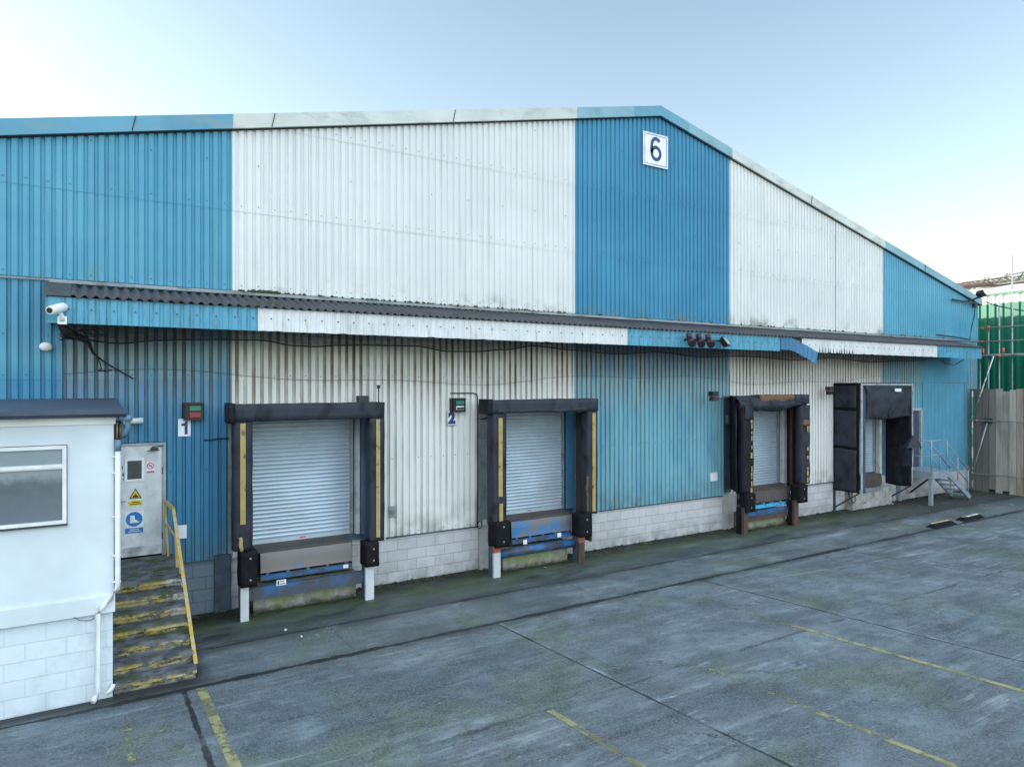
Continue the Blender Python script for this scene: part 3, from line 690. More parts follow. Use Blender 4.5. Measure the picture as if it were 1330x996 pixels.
# end door beside the grey landing
m = MB(); m.box(25.50, 26.26, .0, .05, 1.14, 3.20); d2 = m.build('door', M['navy_steel'], wh, label='dark door in a white frame behind the grey landing')
m = MB(); m.box(26.285, 26.37, -.07, .05, 1.12, 3.29); m.box(25.42, 25.50, -.07, .05, 1.12, 3.29); m.box(25.50, 26.265, -.07, .05, 3.20, 3.29); m.build('door_frame', M['edge_white'], d2)

# ------------------------------------------------------------------ canopy
CX0, CX1, CY = -.5, 28.5, -1.1
cp = thing('canopy', 'long lean-to canopy across the warehouse front with dark corrugated roof and blue and white fascia', 'canopy', (13.1, -.5, 5.1))
def wave_sheet(m, a, b, y0, z0, y1, z1, amp, base=0):
    n = int((b - a) / (PITCH / 8))
    for i in range(n):
        q = []
        for k in (i, i + 1):
            x = a + (b - a) * k / n; w = amp * math.cos(2 * PI * (x / PITCH)) + amp
            q.append((x, w))
        f = m.poly([(q[0][0], y0, z0 + q[0][1]), (q[1][0], y0, z0 + q[1][1]), (q[1][0], y1, z1 + q[1][1]), (q[0][0], y1, z1 + q[0][1])]); f.smooth = True
m = MB(); wave_sheet(m, CX0 + .3, CX1, -.08, 5.815, CY - .07, 5.505, .026)
bmesh.ops.remove_doubles(m.bm, verts=m.bm.verts, dist=.0005)
rf = m.build('roof_sheet', M['roof_fibre'], cp)
sm = rf.modifiers.new('thick', 'SOLIDIFY'); sm.thickness = .008
m = MB(); m.hexa([(CX0 - .03, CY - .06, 5.53), (CX0 + .32, CY - .06, 5.53), (CX0 + .32, -.08, 5.86), (CX0 - .03, -.08, 5.86), (CX0 - .03, CY - .06, 5.555), (CX0 + .32, CY - .06, 5.555), (CX0 + .32, -.08, 5.885), (CX0 - .03, -.08, 5.885)])
m.build('end_flashing', M['roof_fibre'], cp)
m = MB()
for a, b in ((CX0, 9.0), (9.01, 19), (19.01, CX1)): m.hexa([(a, -.20, 5.845), (b, -.20, 5.845), (b, -.09, 5.875), (a, -.09, 5.875), (a, -.20, 5.86), (b, -.20, 5.86), (b, -.09, 5.89), (a, -.09, 5.89)])
m.build('apron_flashing', M['lead'], cp)
def fascia(a, b, mat, zt=5.52, zb=5.12, lab=None, rag=0):
    P = prof_pts(a, b); m = MB()
    for (x, y), (x2, y2) in zip(P, P[1:]):
        r1 = rag * max(0, noise.noise(Vector((x * 5, 3, 1)))) ; r2 = rag * max(0, noise.noise(Vector((x2 * 5, 3, 1))))
        m.poly([(x, CY + y * .6, zb + r1), (x2, CY + y2 * .6, zb + r2), (x2, CY + y2 * .6, zt), (x, CY + y * .6, zt)])
    m.mi = 1
    x = math.ceil(a / .3) * .3 + .092
    while x < b - .05:
        m.tube([(x, CY - .018, (zt + zb) / 2 + .02), (x, CY - .036, (zt + zb) / 2 + .02)], .013, 6); x += .3
    m.build('fascia', [mat, M['washer']], cp, label=lab)
fascia(CX0 + .19, 2.56, M['fascia_blue'], lab='blue fascia length above dock 1')
m = MB(); m.box(CX0 + .02, CX0 + .19, CY - .012, CY + .01, 5.12, 5.52); m.build('fascia', M['fascia_blue'], cp, label='flat blue end panel of the fascia behind the security camera')
fascia(2.57, 11.06, M['fascia_white'], lab='long white fascia length', rag=.02)
fascia(11.07, 16.75, M['fascia_blue'], lab='blue fascia length with the lamps')
fascia(17.75, 25.3, M['fascia_white'], lab='white fascia length with soot streaks', rag=.03)
fascia(25.31, CX1, M['fascia_blue'], lab='short blue fascia length at the right end')
# torn sheet hanging at the break
m = MB()
def torn(u, v):
    x = 16.75 + 1.45 * u; rib = .02 * math.sin(x / PITCH * 2 * PI)
    drop = .0 if u < .25 else (u - .25) ** 1.4 * .62 + .015 * math.sin(u * 23) * (u - .25)
    z = 5.52 - .36 * v - drop; x2 = x - .22 * max(0, u - .3) * (v)
    return (x2, CY - .02 - .22 * u * u + rib - .05 * v * u, z)
m.grid(torn, 60, 3, False)
o = m.build('fascia', M['fascia_blue_dark'], cp, label='torn dark blue fascia sheet bent down at the break'); o.modifiers.new('t', 'SOLIDIFY').thickness = .004
for k in range(13):
    m = MB(); x = 18.55 + k * .14 + random.uniform(-.03, .03); h = random.uniform(.08, .2)
    m.poly([(x, CY - .0235, 5.13), (x + .055, CY - .0235, 5.13), (x + .03, CY - .0235, 5.13 + h)])
    m.build('soot_mark', M['dark_gap'], cp)
# steel structure under the canopy
m = MB()
m.box(CX0 + .02, CX1, CY + .02, CY + .08, 5.40, 5.50); m.box(CX0 + .02, CX1, -.16, -.08, 5.70, 5.79)
x = CX0 + .3
while x < CX1:
    m.bar((x, CY + .08, 5.44), (x, -.08, 5.74), .05, .08); m.bar((x, CY + .05, 5.18), (x, -.06, 5.18), .04, .04); x += 1.92
m.build('bracket_frame', M['brown_steel'], cp)
m = MB(); m.hexa([(CX0, CY, 5.12), (CX0 + .015, CY, 5.12), (CX0 + .015, -.05, 5.2), (CX0, -.05, 5.2), (CX0, CY, 5.52), (CX0 + .015, CY, 5.52), (CX0 + .015, -.05, 5.85), (CX0, -.05, 5.85)])
m.build('end_panel', M['fascia_blue'], cp)
m = MB()
m.hexa([(CX1 - .015, CY, 5.12), (CX1, CY, 5.12), (CX1, -.05, 5.3), (CX1 - .015, -.05, 5.3), (CX1 - .015, CY, 5.52), (CX1, CY, 5.52), (CX1, -.05, 5.85), (CX1 - .015, -.05, 5.85)])
m.build('end_panel', M['fascia_blue'], cp)
# bird netting slung below
SAG = [(-.5, .14), (-.05, .22), (.45, .27), (1.05, .20), (1.5, .17), (2.1, .15), (2.75, .14), (3.3, .22), (3.7, .23), (4.15, .19), (4.8, .17), (5.8, .16), (6.5, .25), (7.1, .24), (7.9, .18), (8.7, .07), (9.8, .14), (11.2, .20), (12.5, .12), (14, .21), (16, .16), (18, .22), (20, .13), (22, .22), (24, .15), (26, .08)]
def sag(x):
    for (a, u), (b, v) in zip(SAG, SAG[1:]):
        if a <= x <= b:
            t = (x - a) / (b - a); t = t * t * (3 - 2 * t); return u + (v - u) * t
    return .1
NX0, NX1 = -.30, 25.6
bn = thing('bird_net', 'sagging black bird netting slung under the canopy from the fascia to the wall', 'netting', (13, -.6, 5.0))
m = MB()
m.grid(lambda u, v: (NX0 + (NX1 - NX0) * u, CY + .03 + .45 * v, 5.13 - sag(NX0 + (NX1 - NX0) * u) * math.sin(v * PI / 2)), 180, 4)
m.build('net_panel', M['net_dense'], bn)
m = MB()
m.tube([(NX0 + (NX1 - NX0) * k / 160, CY + .48, 5.13 - sag(NX0 + (NX1 - NX0) * k / 160) - .005) for k in range(161)], .014, 6)
m.build('edge_rope', M['wire'], bn)
def low(x): return 4.30 + .10 * math.sin(x * .55 + 1) + .05 * math.sin(x * 1.4)
m = MB()
def netb(u, v):
    x = NX0 + (NX1 - NX0) * u; a = 5.13 - sag(x); b = low(x)
    return (x, CY + .48 + (.62 - .06) * v ** .7, a + (b - a) * v)
m.grid(netb, 180, 8)
m.build('net_panel', M['net_thin'], bn)
m = MB(); m.tube([(NX0 + (NX1 - NX0) * k / 160, -.058, low(NX0 + (NX1 - NX0) * k / 160)) for k in range(161)], .003, 5); m.build('edge_rope', M['wire'], bn)
m = MB(); m.tube([(-.32, -1.0, 5.10), (-.22, -.8, 4.98), (-.1, -.6, 4.95), (.05, -.5, 4.88), (.12, -.3, 4.7), (.3, -.1, 4.55), (.72, -.06, 4.28)], [.04, .09, .06, .035, .02, .012, .01], 7)
m.tube([(.08, -.4, 4.8), (.2, -.2, 4.6), (.24, -.1, 4.45), (.2, -.08, 4.42), (.4, -.06, 4.43)], .010, 6)
for k in range(18):
    p = [Vector((random.uniform(-.3, .1), random.uniform(-1, -.7), random.uniform(4.93, 5.12)))]
    for q in range(4): p.append(p[-1] + Vector((random.uniform(-.06, .12), random.uniform(-.05, .1), random.uniform(-.07, .03))))
    m.tube(p, .008, 4)
m.build('bunched_end', M['wire'], bn)

# ------------------------------------------------------------------ site office
of = thing('site_office', 'white flat-roofed lean-to office with a window on a painted block base', 'office', (-3, -1.5, 0))
OY = -3.02; OX = .33
m = MB(); m.box(-6.5, OX, OY, -.06, 1.30, 3.70); m.build('office_wall', M['office_white'], of)
m = MB(); m.box(-6.5, OX - .01, OY + .03, -.06, -.05, 1.16); m.build('block_base', M['office_blocks'], of)
m = MB(); m.box(-6.5, OX + .015, OY - .05, -.06, 1.161, 1.375); m.build('base_band', M['office_white'], of, bevel=.008)
m = MB(); m.hexa([(-6.6, OY - .22, 3.80), (OX + .12, OY - .22, 3.80), (OX + .12, -.05, 3.85), (-6.6, -.05, 3.85), (-6.6, OY - .22, 3.85), (OX + .12, OY - .22, 3.85), (OX + .12, -.05, 3.95), (-6.6, -.05, 3.95)])
m.build('roof', M['bitumen'], of, bevel=.02, seg=2)
m = MB()
def gut(u, v):
    a = PI + PI * v; return (-6.6 + (OX + .14 + 6.6) * u, OY - .16 + .075 * math.cos(a), 3.83 + .075 * math.sin(a))
m.grid(gut, 1, 8); m.box(-6.6, OX + .14, OY - .24, OY - .225, 3.80, 3.86)
m.build('gutter', M['bitumen'], of).modifiers.new('t', 'SOLIDIFY').thickness = .006
m = MB(); m.box(-6.5, OX + .02, OY - .03, OY - .003, 3.66, 3.78); m.build('soffit_board', M['office_trim'], of)
# window
wx0, wx1, wz0, wz1 = -1.55, -.2, 2.39, 3.40
m = MB()
m.box(wx0, wx1, OY - .035, OY + .005, wz0, wz0 + .045); m.box(wx0, wx1, OY - .035, OY + .005, wz1 - .045, wz1)
m.box(wx0, wx0 + .045, OY - .035, OY + .005, wz0 + .045, wz1 - .045); m.box(wx1 - .045, wx1, OY - .035, OY + .005, wz0 + .045, wz1 - .045)
m.box(wx0 + .045, wx1 - .045, OY - .03, OY + .005, 3.10, 3.16)
m.box(wx0 + .045, wx1 - .055, OY - .04, OY - .031, 3.115, 3.135)
w = m.build('window', M['white_plain'], of)
m = MB(); m.box(wx0 + .045, wx1 - .045, OY - .012, OY - .006, wz0 + .045, 3.10); m.build('pane', M['glass'], w)
m = MB(); m.box(wx0 + .045, wx1 - .045, OY - .012, OY - .006, 3.16, wz1 - .045); m.build('pane', pm('pale_film_glass', (.22, .27, .29), .15, dirt=(.3, .33, .33), amt=.5, sc=3), w)
m = MB(); m.box(wx0 - .02, wx1 + .012, OY - .045, OY - .002, wz0 - .025, wz0 - .002); m.box(wx1 + .001, wx1 + .008, OY - .01, OY - .002, wz0, wz1 + .005); m.box(wx0, wx1 + .008, OY - .01, OY - .002, wz1 + .001, wz1 + .008); m.build('sill', M['washer'], w)
# downpipe
m = MB(); px0 = .375; yy = OY - .06
m.tube([(px0, yy, 3.30), (px0, yy, 1.52), (px0 - .01, yy, 1.46), (.29, yy - .01, 1.35), (.18, yy - .02, 1.24), (.145, yy - .02, 1.17), (.145, yy - .02, .16), (.13, yy - .03, .09), (.09, yy - .08, .05)], .034, 12)
pi_ = m.build('downpipe', M['pvc_white'], of)
for z in (3.22, 3.0, 2.42, 1.9, 1.55):
    m = MB(); m.box(OX - .02, px0 + .04, yy - .012, yy + .05, z, z + .014); m.build('pipe_clip', M['office_trim'], pi_)
m = MB(); m.tube([(px0, yy, 3.30), (px0, yy, 3.45)], .042, 10); m.tube([(px0, yy, 3.38), (px0 + .10, yy, 3.52), (px0 + .12, yy - .02, 3.62), (px0 + .11, yy - .06, 3.74)], .036, 10); m.tube([(px0 + .11, yy - .06, 3.70), (px0 + .11, yy - .06, 3.78)], .06, 10)
m.build('pipe_shoe', M['pvc_blue'], pi_)
m = MB(); m.box(OX + .005, OX + .09, OY - .01, OY + .02, 3.34, 3.70); m.build('dark_cable_slot', M['dark_gap'], of)
m = MB(); m.tube([(px0 - .005, yy + .02, 3.45), (px0 - .005, yy + .02, 3.68)], .012, 8); m.tube([(px0 + .03, yy + .02, 3.45), (px0 + .03, yy + .02, 3.66)], .008, 8); m.build('copper_pipe', pm('tarnished_copper', (.32, .20, .10), .4, .5), of)
m = MB(); m.tube([(-.12, OY - .06, 1.17), (-.05, OY - .01, 1.10), (.06, OY + .02, 1.07), (.15, OY + .02, 1.12), (.18, OY - .05, 1.17)], .004, 5); m.build('loose_cable', M['wire'], of)
# second lower pipe beside the steps
m = MB(); m.tube([(OX + .0, OY + .0, .18), (OX - .03, OY - .02, .12), (OX - .09, OY - .03, .08)], .03, 10); m.build('waste_pipe', M['pvc_white'], of)

# wall lamp tube
m = MB(); m.tube([(.56, -.16, 3.55), (.86, -.16, 3.56)], .05, 14)
bl = thing('wall_lamp', 'white tube lamp on the blue wall above the white door', 'lamp', (.7, -.05, 3.5))
m.build('lamp_tube', M['office_trim'], bl); m = MB(); m.box(.66, .74, -.12, -.04, 3.53, 3.60); m.build('bracket', M['galv'], bl)

# ------------------------------------------------------------------ steps and handrail
st = thing('concrete_steps', 'mossy concrete steps with worn yellow edges up to the white door', 'steps', (.83, -1.5, 0))
N = 7; R_ = .1671
yf = [-2.95 + .215 * k for k in range(7)]
for k in range(7):
    back = yf[k + 1] + .045 if k < 6 else -.05
    m = MB(); rough_x = 1.33 if k else 1.36
    m.box(.335, rough_x, yf[k] - .025, back, (k + 1) * R_ - .085, (k + 1) * R_); m.box(.335, rough_x - .015, yf[k] + .015, back, k * R_ + (.0 if k == 0 else -.05), (k + 1) * R_ - .088)
    bmesh.ops.subdivide_edges(m.bm, edges=m.bm.edges, cuts=5, use_grid_fill=True)
    for v in m.bm.verts:
        d = noise.noise_vector(v.co * 6) * .010; v.co += Vector((0 if v.co.x < .4 else d.x, d.y * .8, d.z * .7))
    m.build('step', M['steps'], st)
m = MB()
for k in range(6):
    m.box(.34, 1.31, yf[k + 1] + .03, -.05, k * R_ - .02, (k + 1) * R_ - .052)
m.build('stair_core', M['steps'], st)
hr = thing('handrail', 'chipped yellow steel handrail beside the concrete steps', 'handrail', (1.27, -1.5, 0))
m = MB(); m.bar((1.20, -.22, 2.14), (1.255, -.95, 2.10), .06, .035); m.bar((1.255, -.95, 2.10), (1.36, -2.84, .16), .04, .05, (1, 0, 0)); m.build('top_rail', M['yellow_rail'], hr)
m = MB(); m.bar((1.225, -.22, 1.74), (1.275, -1.02, 1.66), .04, .012); m.bar((1.275, -1.02, 1.66), (1.345, -2.2, .52), .04, .012); m.build('mid_rail', M['yellow_rail'], hr)
m = MB(); m.bar((1.195, -.22, 2.13), (1.245, -.20, 1.17), .035, .035, (1, 0, 0)); m.build('post', M['yellow_rail'], hr)
m = MB(); m.bar((1.265, -1.05, 2.02), (1.30, -1.1, 1.0), .035, .035, (1, 0, 0)); m.build('post', M['yellow_rail'], hr)

# ------------------------------------------------------------------ dock shelters
def stripe(m, x0, x1, y, z0, z1): m.box(x0, x1, y - .006, y + .004, z0, z1)
def leg(parent, x0, x1, mat_top, mat, zt):
    m = MB(); m.box(x0, x1, -.86, -.80, 0, zt); l = m.build('leg', mat, parent, bevel=.004)
    m = MB(); m.box(x0 + .01, x1 - .01, -.80, -.60, 0, zt); m.build('leg_web', M['navy_steel'], l)
    if mat_top:
        m = MB(); m.box(x0 - .002, x1 + .002, -.864, -.80, zt - .14, zt + .002); m.build('red_band', mat_top, l)
    return l
def bumper(x0, x1, z0, z1, lab, y0=-.95, y1=-.60, tilt=0):
    b = thing('dock_bumper', lab, 'bumper', ((x0 + x1) / 2, (y0 + y1) / 2, z0), 'rubber bumpers beside the docks')
    m = MB(); m.soft(x0, x1, y0, y1, z0, z1, .006, 5, .07, x0); m.build('rubber_block', M['bumper'], b)
    m = MB()
    for z in (z0 + .12, z1 - .12): m.tube([((x0 + x1) / 2 + .02, y0 + .02, z), ((x0 + x1) / 2 + .02, y0 - .01, z)], .018, 8)
    m.build('bolt', M['galv'], b)
    return b

# dock 1
d1 = thing('dock_shelter', 'black dock shelter with straight yellow stripes in front of the widest shutter, beside number 1', 'dock shelter', (3.6, -.4, 0), 'dock shelters along the warehouse')
m = MB(); m.soft(2.15, 5.0, -.88, -.48, 3.52, 3.83, .012, 2.2, .08, 1); h = m.build('header_curtain', M['rubber_grey'], d1)
m = MB(); m.soft(2.13, 2.24, -.90, -.46, 3.50, 3.85, .008, 3, .08, 2); m.build('end_cap', M['rubber'], h)
m = MB(); m.soft(2.22, 2.53, -.87, -.62, 1.25, 3.52, .010, 2.5, .08, 3); p = m.build('side_curtain', M['rubber_grey'], d1)
m = MB(); stripe(m, 2.32, 2.41, -.884, 1.72, 3.50); m.build('yellow_stripe', M['yellow'], p)
m = MB(); m.soft(2.30, 2.36, -.90, -.88, 1.25, 1.5, .02, 9, .03, 9); m.build('torn_strap', M['yellow'], p)
m = MB(); m.soft(4.70, 5.0, -.87, -.62, 1.12, 3.52, .010, 2.5, .08, 4); p = m.build('side_curtain', M['rubber_grey'], d1)
m = MB(); stripe(m, 4.825, 4.905, -.884, 1.2, 3.50); m.build('yellow_stripe', M['yellow'], p)
m = MB(); m.box(2.50, 2.54, -.62, -.04, 1.12, 3.5); m.build('side_panel', M['rubber'], d1)
m = MB(); m.box(4.96, 5.0, -.62, -.04, 1.12, 3.5); m.build('side_panel', M['rubber'], d1)
m = MB(); m.box(2.28, 4.98, -.50, -.04, 3.56, 3.80); m.build('top_panel', M['rubber'], d1)
leg(d1, 2.33, 2.47, None, M['white_steel'], .66); leg(d1, 4.62, 4.79, None, M['white_steel'], .66)
m = MB(); m.box(2.26, 2.34, -.055, -.04, 1.0, 3.7); 
for k in range(22): m.tube([(2.30, -.056, 1.1 + k * .12), (2.30, -.064, 1.1 + k * .12)], .008, 6)
m.build('fixing_flange', M['galv'], d1)
bumper(2.32, 2.60, .62, 1.24, 'left black rubber bumper of dock 1 on its white leg'); bumper(4.60, 4.86, .66, 1.12, 'right black rubber bumper of dock 1 on its white leg')

# dock 2
d2s = thing('dock_shelter', 'black dock shelter with yellow stripes worn through at the foot, beside number 2', 'dock shelter', (8.9, -.4, 0), 'dock shelters along the warehouse')
m = MB(); m.soft(7.36, 10.36, -.88, -.50, 3.55, 3.84, .014, 2.0, .08, 11); m.soft(7.60, 10.0, -.91, -.84, 3.55, 3.64, .02, 3, .06, 12); h = m.build('header_curtain', M['rubber_grey'], d2s)
m = MB(); m.soft(7.33, 7.44, -.90, -.48, 3.53, 3.86, .008, 3, .08, 12); m.build('end_cap', M['rubber'], h)
m = MB(); m.soft(7.48, 7.81, -.87, -.60, 1.15, 3.55, .012, 2.5, .08, 13); p = m.build('side_curtain', M['rubber_grey'], d2s)
m = MB(); stripe(m, 7.60, 7.70, -.886, 1.75, 3.45); stripe(m, 7.62, 7.71, -.886, 1.22, 1.6); m.build('yellow_stripe', M['yellow'], p)
m = MB(); m.soft(10.04, 10.34, -.87, -.60, 1.12, 3.55, .010, 2.5, .08, 14); p = m.build('side_curtain', M['rubber_grey'], d2s)
m = MB(); stripe(m, 10.18, 10.275, -.884, 1.18, 3.50); m.build('yellow_stripe', M['yellow'], p)
m = MB(); m.soft(10.02, 10.06, -.88, -.84, 1.2, 2.0, .03, 6, .05, 15); m.build('foam_tear', M['foam'], p)
m = MB(); m.box(7.86, 7.90, -.62, -.04, 1.0, 3.5); m.build('side_panel', M['rubber'], d2s)
m = MB(); m.box(10.34, 10.38, -.62, -.04, .4, 3.5); m.build('side_panel', M['brown_steel'], d2s)
m = MB(); m.box(7.7, 10.36, -.50, -.04, 3.58, 3.80); m.build('top_panel', M['rubber'], d2s)
leg(d2s, 7.50, 7.665, M['red_paint'], M['white_steel'], .68); leg(d2s, 9.80, 9.97, M['red_paint'], M['brown_steel'], .62)
m = MB(); m.box(7.56, 7.84, -.06, -.04, 1.12, 3.72)
m.box(7.56, 7.58, -.10, -.06, 1.12, 3.72); m.box(7.82, 7.84, -.10, -.06, 1.12, 3.72)
for k in range(14): m.tube([(7.65, -.06, 1.25 + k * .17), (7.65, -.07, 1.25 + k * .17)], .011, 6)
m.build('fixing_flange', M['galv'], d2s)
bumper(7.50, 7.85, .66, 1.22, 'left black rubber bumper of dock 2 over a red-topped white leg'); bumper(9.78, 10.12, .62, 1.14, 'right black rubber bumper of dock 2 over a rusty red-topped leg')
m = MB()
for k in range(16):
    a = k * .55; m.tube([(7.56 + .06 * math.cos(a), -.12, 1.02 + .08 * math.sin(a)), (7.56 + .06 * math.cos(a + .6), -.13, 1.02 + .08 * math.sin(a + .6))], .010, 5)
tag(m.build('cable_coil', M['wire'], loc=(7.56, -.12, .95)), 'tangled black cable coil hanging left of the dock 2 shelter', 'cable')

# dock 3: torn
d3 = thing('dock_shelter', 'torn dock shelter with crumpled header and speckled yellow marks, third along the wall', 'dock shelter', (17.2, -.4, 0), 'dock shelters along the warehouse')
m = MB()
def hd3(u, v):
    x = 15.35 + 3.0 * u; droop = .30 + .14 * math.sin(u * PI * .9 + .2) + (.05 if u < .3 else 0)
    n_ = noise.noise(Vector((u * 7, v * 3, 4))) * .05
    return (x, -.70 - .2 * math.sin(v * PI * .8) + n_, 3.86 - droop * v + .03 * math.sin(u * 9) * v)
m.grid(hd3, 60, 10); o = m.build('header_curtain', M['rubber_grey'], d3); o.modifiers.new('t', 'SOLIDIFY').thickness = .015
m = MB(); m.soft(16.3, 17.85, -.84, -.5, 3.60, 3.875, .02, 4, .07, 21); m.build('foam_core', M['foam'], d3)
m = MB(); m.soft(17.8, 18.42, -.90, -.5, 3.60, 3.87, .02, 3, .07, 22); m.build('header_end', M['rubber_grey'], d3)
m = MB(); m.hexa([(15.95, -.02, 1.15), (15.42, -.72, 1.15), (15.46, -.72, 1.15), (15.99, -.02, 1.15), (15.95, -.02, 3.85), (15.32, -.72, 3.85), (15.36, -.72, 3.85), (15.99, -.02, 3.85)]); m.build('side_panel', M['rubber'], d3)
m = MB(); m.box(15.55, 15.64, -.70, -.60, .0, 3.7); m.build('frame_post', M['brown_steel'], d3)
m = MB(); m.soft(15.50, 15.93, -.87, -.66, 1.13, 3.56, .018, 3, .07, 23); p = m.build('side_curtain', M['rubber'], d3)
m = MB(); m.soft(15.55, 15.9, -.90, -.84, 3.2, 3.62, .02, 4, .06, 33); m.build('curtain_fold', M['rubber_grey'], p)
m = MB()
z = 1.16
while z < 3.1:
    hh = random.uniform(.05, .16)
    if random.random() < .78: stripe(m, 15.79 + random.uniform(-.02, .02), 15.85, -.895, z, z + hh)
    z += hh + random.uniform(.02, .07)
m.build('yellow_stripe', M['yellow'], p)
m = MB(); m.soft(18.08, 18.48, -.87, -.66, 1.2, 3.55, .022, 3, .07, 24); p = m.build('side_curtain', M['rubber_grey'], d3)
m = MB(); m.soft(18.12, 18.38, -.93, -.84, 2.95, 3.12, .025, 5, .05, 25); m.build('foam_tear', M['foam'], p)
m = MB()
for a, b in ((2.75, 2.95), (2.2, 2.3), (1.95, 2.05), (1.25, 1.4), (1.45, 1.6), (1.62, 1.7)):
    m = MB(); stripe(m, 18.30, 18.37, -.90, a, b); m.build('yellow_stripe', M['yellow'], p)
m = MB(); m.box(18.5, 18.54, -.68, -.04, .9, 3.6); m.build('side_panel', M['rubber'], d3)
m = MB(); m.box(18.42, 18.5, -.30, -.22, .9, 3.6); m.build('frame_post', M['brown_steel'], d3)
m = MB(); m.box(15.9, 18.5, -.50, -.04, 3.62, 3.82); m.build('top_panel', M['rubber'], d3)
m = MB(); m.box(15.66, 15.97, -.06, -.04, 1.05, 3.84); m.soft(15.68, 15.84, -.16, -.06, 3.0, 3.3, .01, 4, .06, 5); m.build('fixing_flange', M['navy_steel'], d3)
for a, b in ((15.52, 15.68), (17.74, 17.93)):
    m = MB(); m.box(a, b, -.88, -.80, 0, .75); l = m.build('leg', M['brown_steel'], d3, bevel=.004)
    m = MB(); m.box(a + .01, b - .01, -.80, -.6, 0, .75); m.build('leg_web', M['bumper'], l)
bumper(15.55, 15.92, .62, 1.14, 'left black rubber bumper of the torn third shelter'); bumper(17.86, 18.22, .68, 1.20, 'right black rubber bumper of the torn third shelter, hanging loose', -.98, -.66)

# dock 4: tunnel
d4 = thing('dock_shelter', 'deep black tunnel dock shelter with white edging, last before the grey landing', 'dock shelter', (22.5, -.5, 0), 'dock shelters along the warehouse')
FY = -.93
m = MB(); m.box(20.93, 20.97, FY + .01, -.04, .70, 4.2)
for z in (3.35, 2.1): m.box(20.90, 20.93, FY + .03, -.05, z, z + .05)
m.build('side_frame', M['bumper'], d4)
for za, zb, sd in ((3.42, 4.12, 1), (2.17, 3.33, 2), (.74, 2.08, 3)):
    m = MB(); m.soft(20.885, 20.925, FY + .09, -.10, za, zb, .022, 2.6, .06, 40 + sd); m.build('side_curtain', M['rubber_grey'], d4)
m = MB(); m.box(21.0, 21.07, FY - .03, FY + .0, .66, 4.2); m.build('white_edge', M['edge_white'], d4)
m = MB(); m.box(21.09, 21.28, FY, FY + .03, .68, 4.14); m.build('front_strip', M['navy_steel'], d4)
m = MB()
def hd4(u, v):
    x = 21.20 + 2.72 * u - .0; bul = math.sin(PI * v) * .10 * math.sin(PI * u)
    w = .04 * noise.noise(Vector((u * 5, v * 4, 2)))
    inset = .10 * math.sin(PI * min(1, v * 1.0)) * (1 if u < .02 else 0)
    return (x + inset + (.06 * v if u < .5 else -.08 * v), FY - .03 - bul + w, 4.13 - 1.06 * v - .05 * math.sin(u * PI * 1.2) * v)
m.grid(hd4, 40, 18); m.build('header_curtain', M['rubber_grey'], d4).modifiers.new('t', 'SOLIDIFY').thickness = .012
m = MB(); m.box(21.08, 24.03, FY - .04, FY + .02, 4.145, 4.19); m.build('white_edge', M['edge_white'], d4)
m = MB(); m.box(20.97, 24.0, FY + .02, -.04, 4.15, 4.22); m.build('top_panel', M['rubber'], d4)
m = MB(); m.box(22.75, 23.12, FY - .135, FY - .125, 3.93, 4.03); m.build('maker_plate', M['sign_white'], d4)
m = MB()
def sp4(u, v):
    y = -.04 + (FY + .04) * u; z = 4.1 - 3.4 * v
    return (24.0 + .04 * noise.noise(Vector((u * 4, v * 7, 9))), y, z - .04 * math.sin(u * PI))
m.grid(sp4, 14, 40); m.build('side_curtain', M['rubber'], d4).modifiers.new('t', 'SOLIDIFY').thickness = .012
m = MB()
pts = [(24.03 + .02 * math.sin(k * 1.3), FY - .02, 4.15 - k * .35) for k in range(11)]
m.tube(pts, .022, 6); m.build('white_edge', M['edge_white'], d4)
m = MB()   # patch that has come loose and juts into the tunnel mouth
m.grid(lambda u, v: (23.98 - .05 * v - .35 * (1 - abs(2 * u - 1)) * v * .3, -.55 - .42 * u * 1.0, 1.35 + .85 * v - .3 * u * v), 8, 8)
m.build('loose_patch', M['rubber_grey'], d4)
m = MB()
FL = [(23.72, -.72, 1.98), (23.62, -.98, 2.0), (23.80, -1.14, 2.03), (24.0, -1.20, 2.06), (24.16, -1.18, 2.02), (24.34, -1.05, 1.93)]
def flap(u, v):
    q = u * (len(FL) - 1); k = min(int(q), len(FL) - 2); b = Vector(FL[k]).lerp(Vector(FL[k + 1]), q - k); a = Vector((23.99, -.93, 2.44))
    p = a.lerp(b, v); p += Vector((0, -.05, .05)) * math.sin(v * PI) + noise.noise_vector(p * 5) * .02; return p
m.grid(flap, 20, 10); m.build('torn_flap', M['rubber_grey'], d4)
m = MB(); m.bar((21.0, FY + .03, .70), (20.97, -.05, .12), .04, .04); m.bar((24.0, FY + .03, .70), (24.0, -.05, .12), .04, .04); m.box(20.93, 21.03, -.06, -.035, 0, .95); m.build('strut', M['washer'], d4)
m = MB(); m.tube([(21.3, -.3, .8), (21.35, -.35, .45), (21.5, -.4, .25), (21.7, -.35, .35), (21.75, -.2, .7)], .012, 6); m.tube([(21.28, -.3, .8), (21.3, -.35, .5), (21.42, -.4, .32)], .012, 6); m.build('hanging_cable', M['wire'], d4)

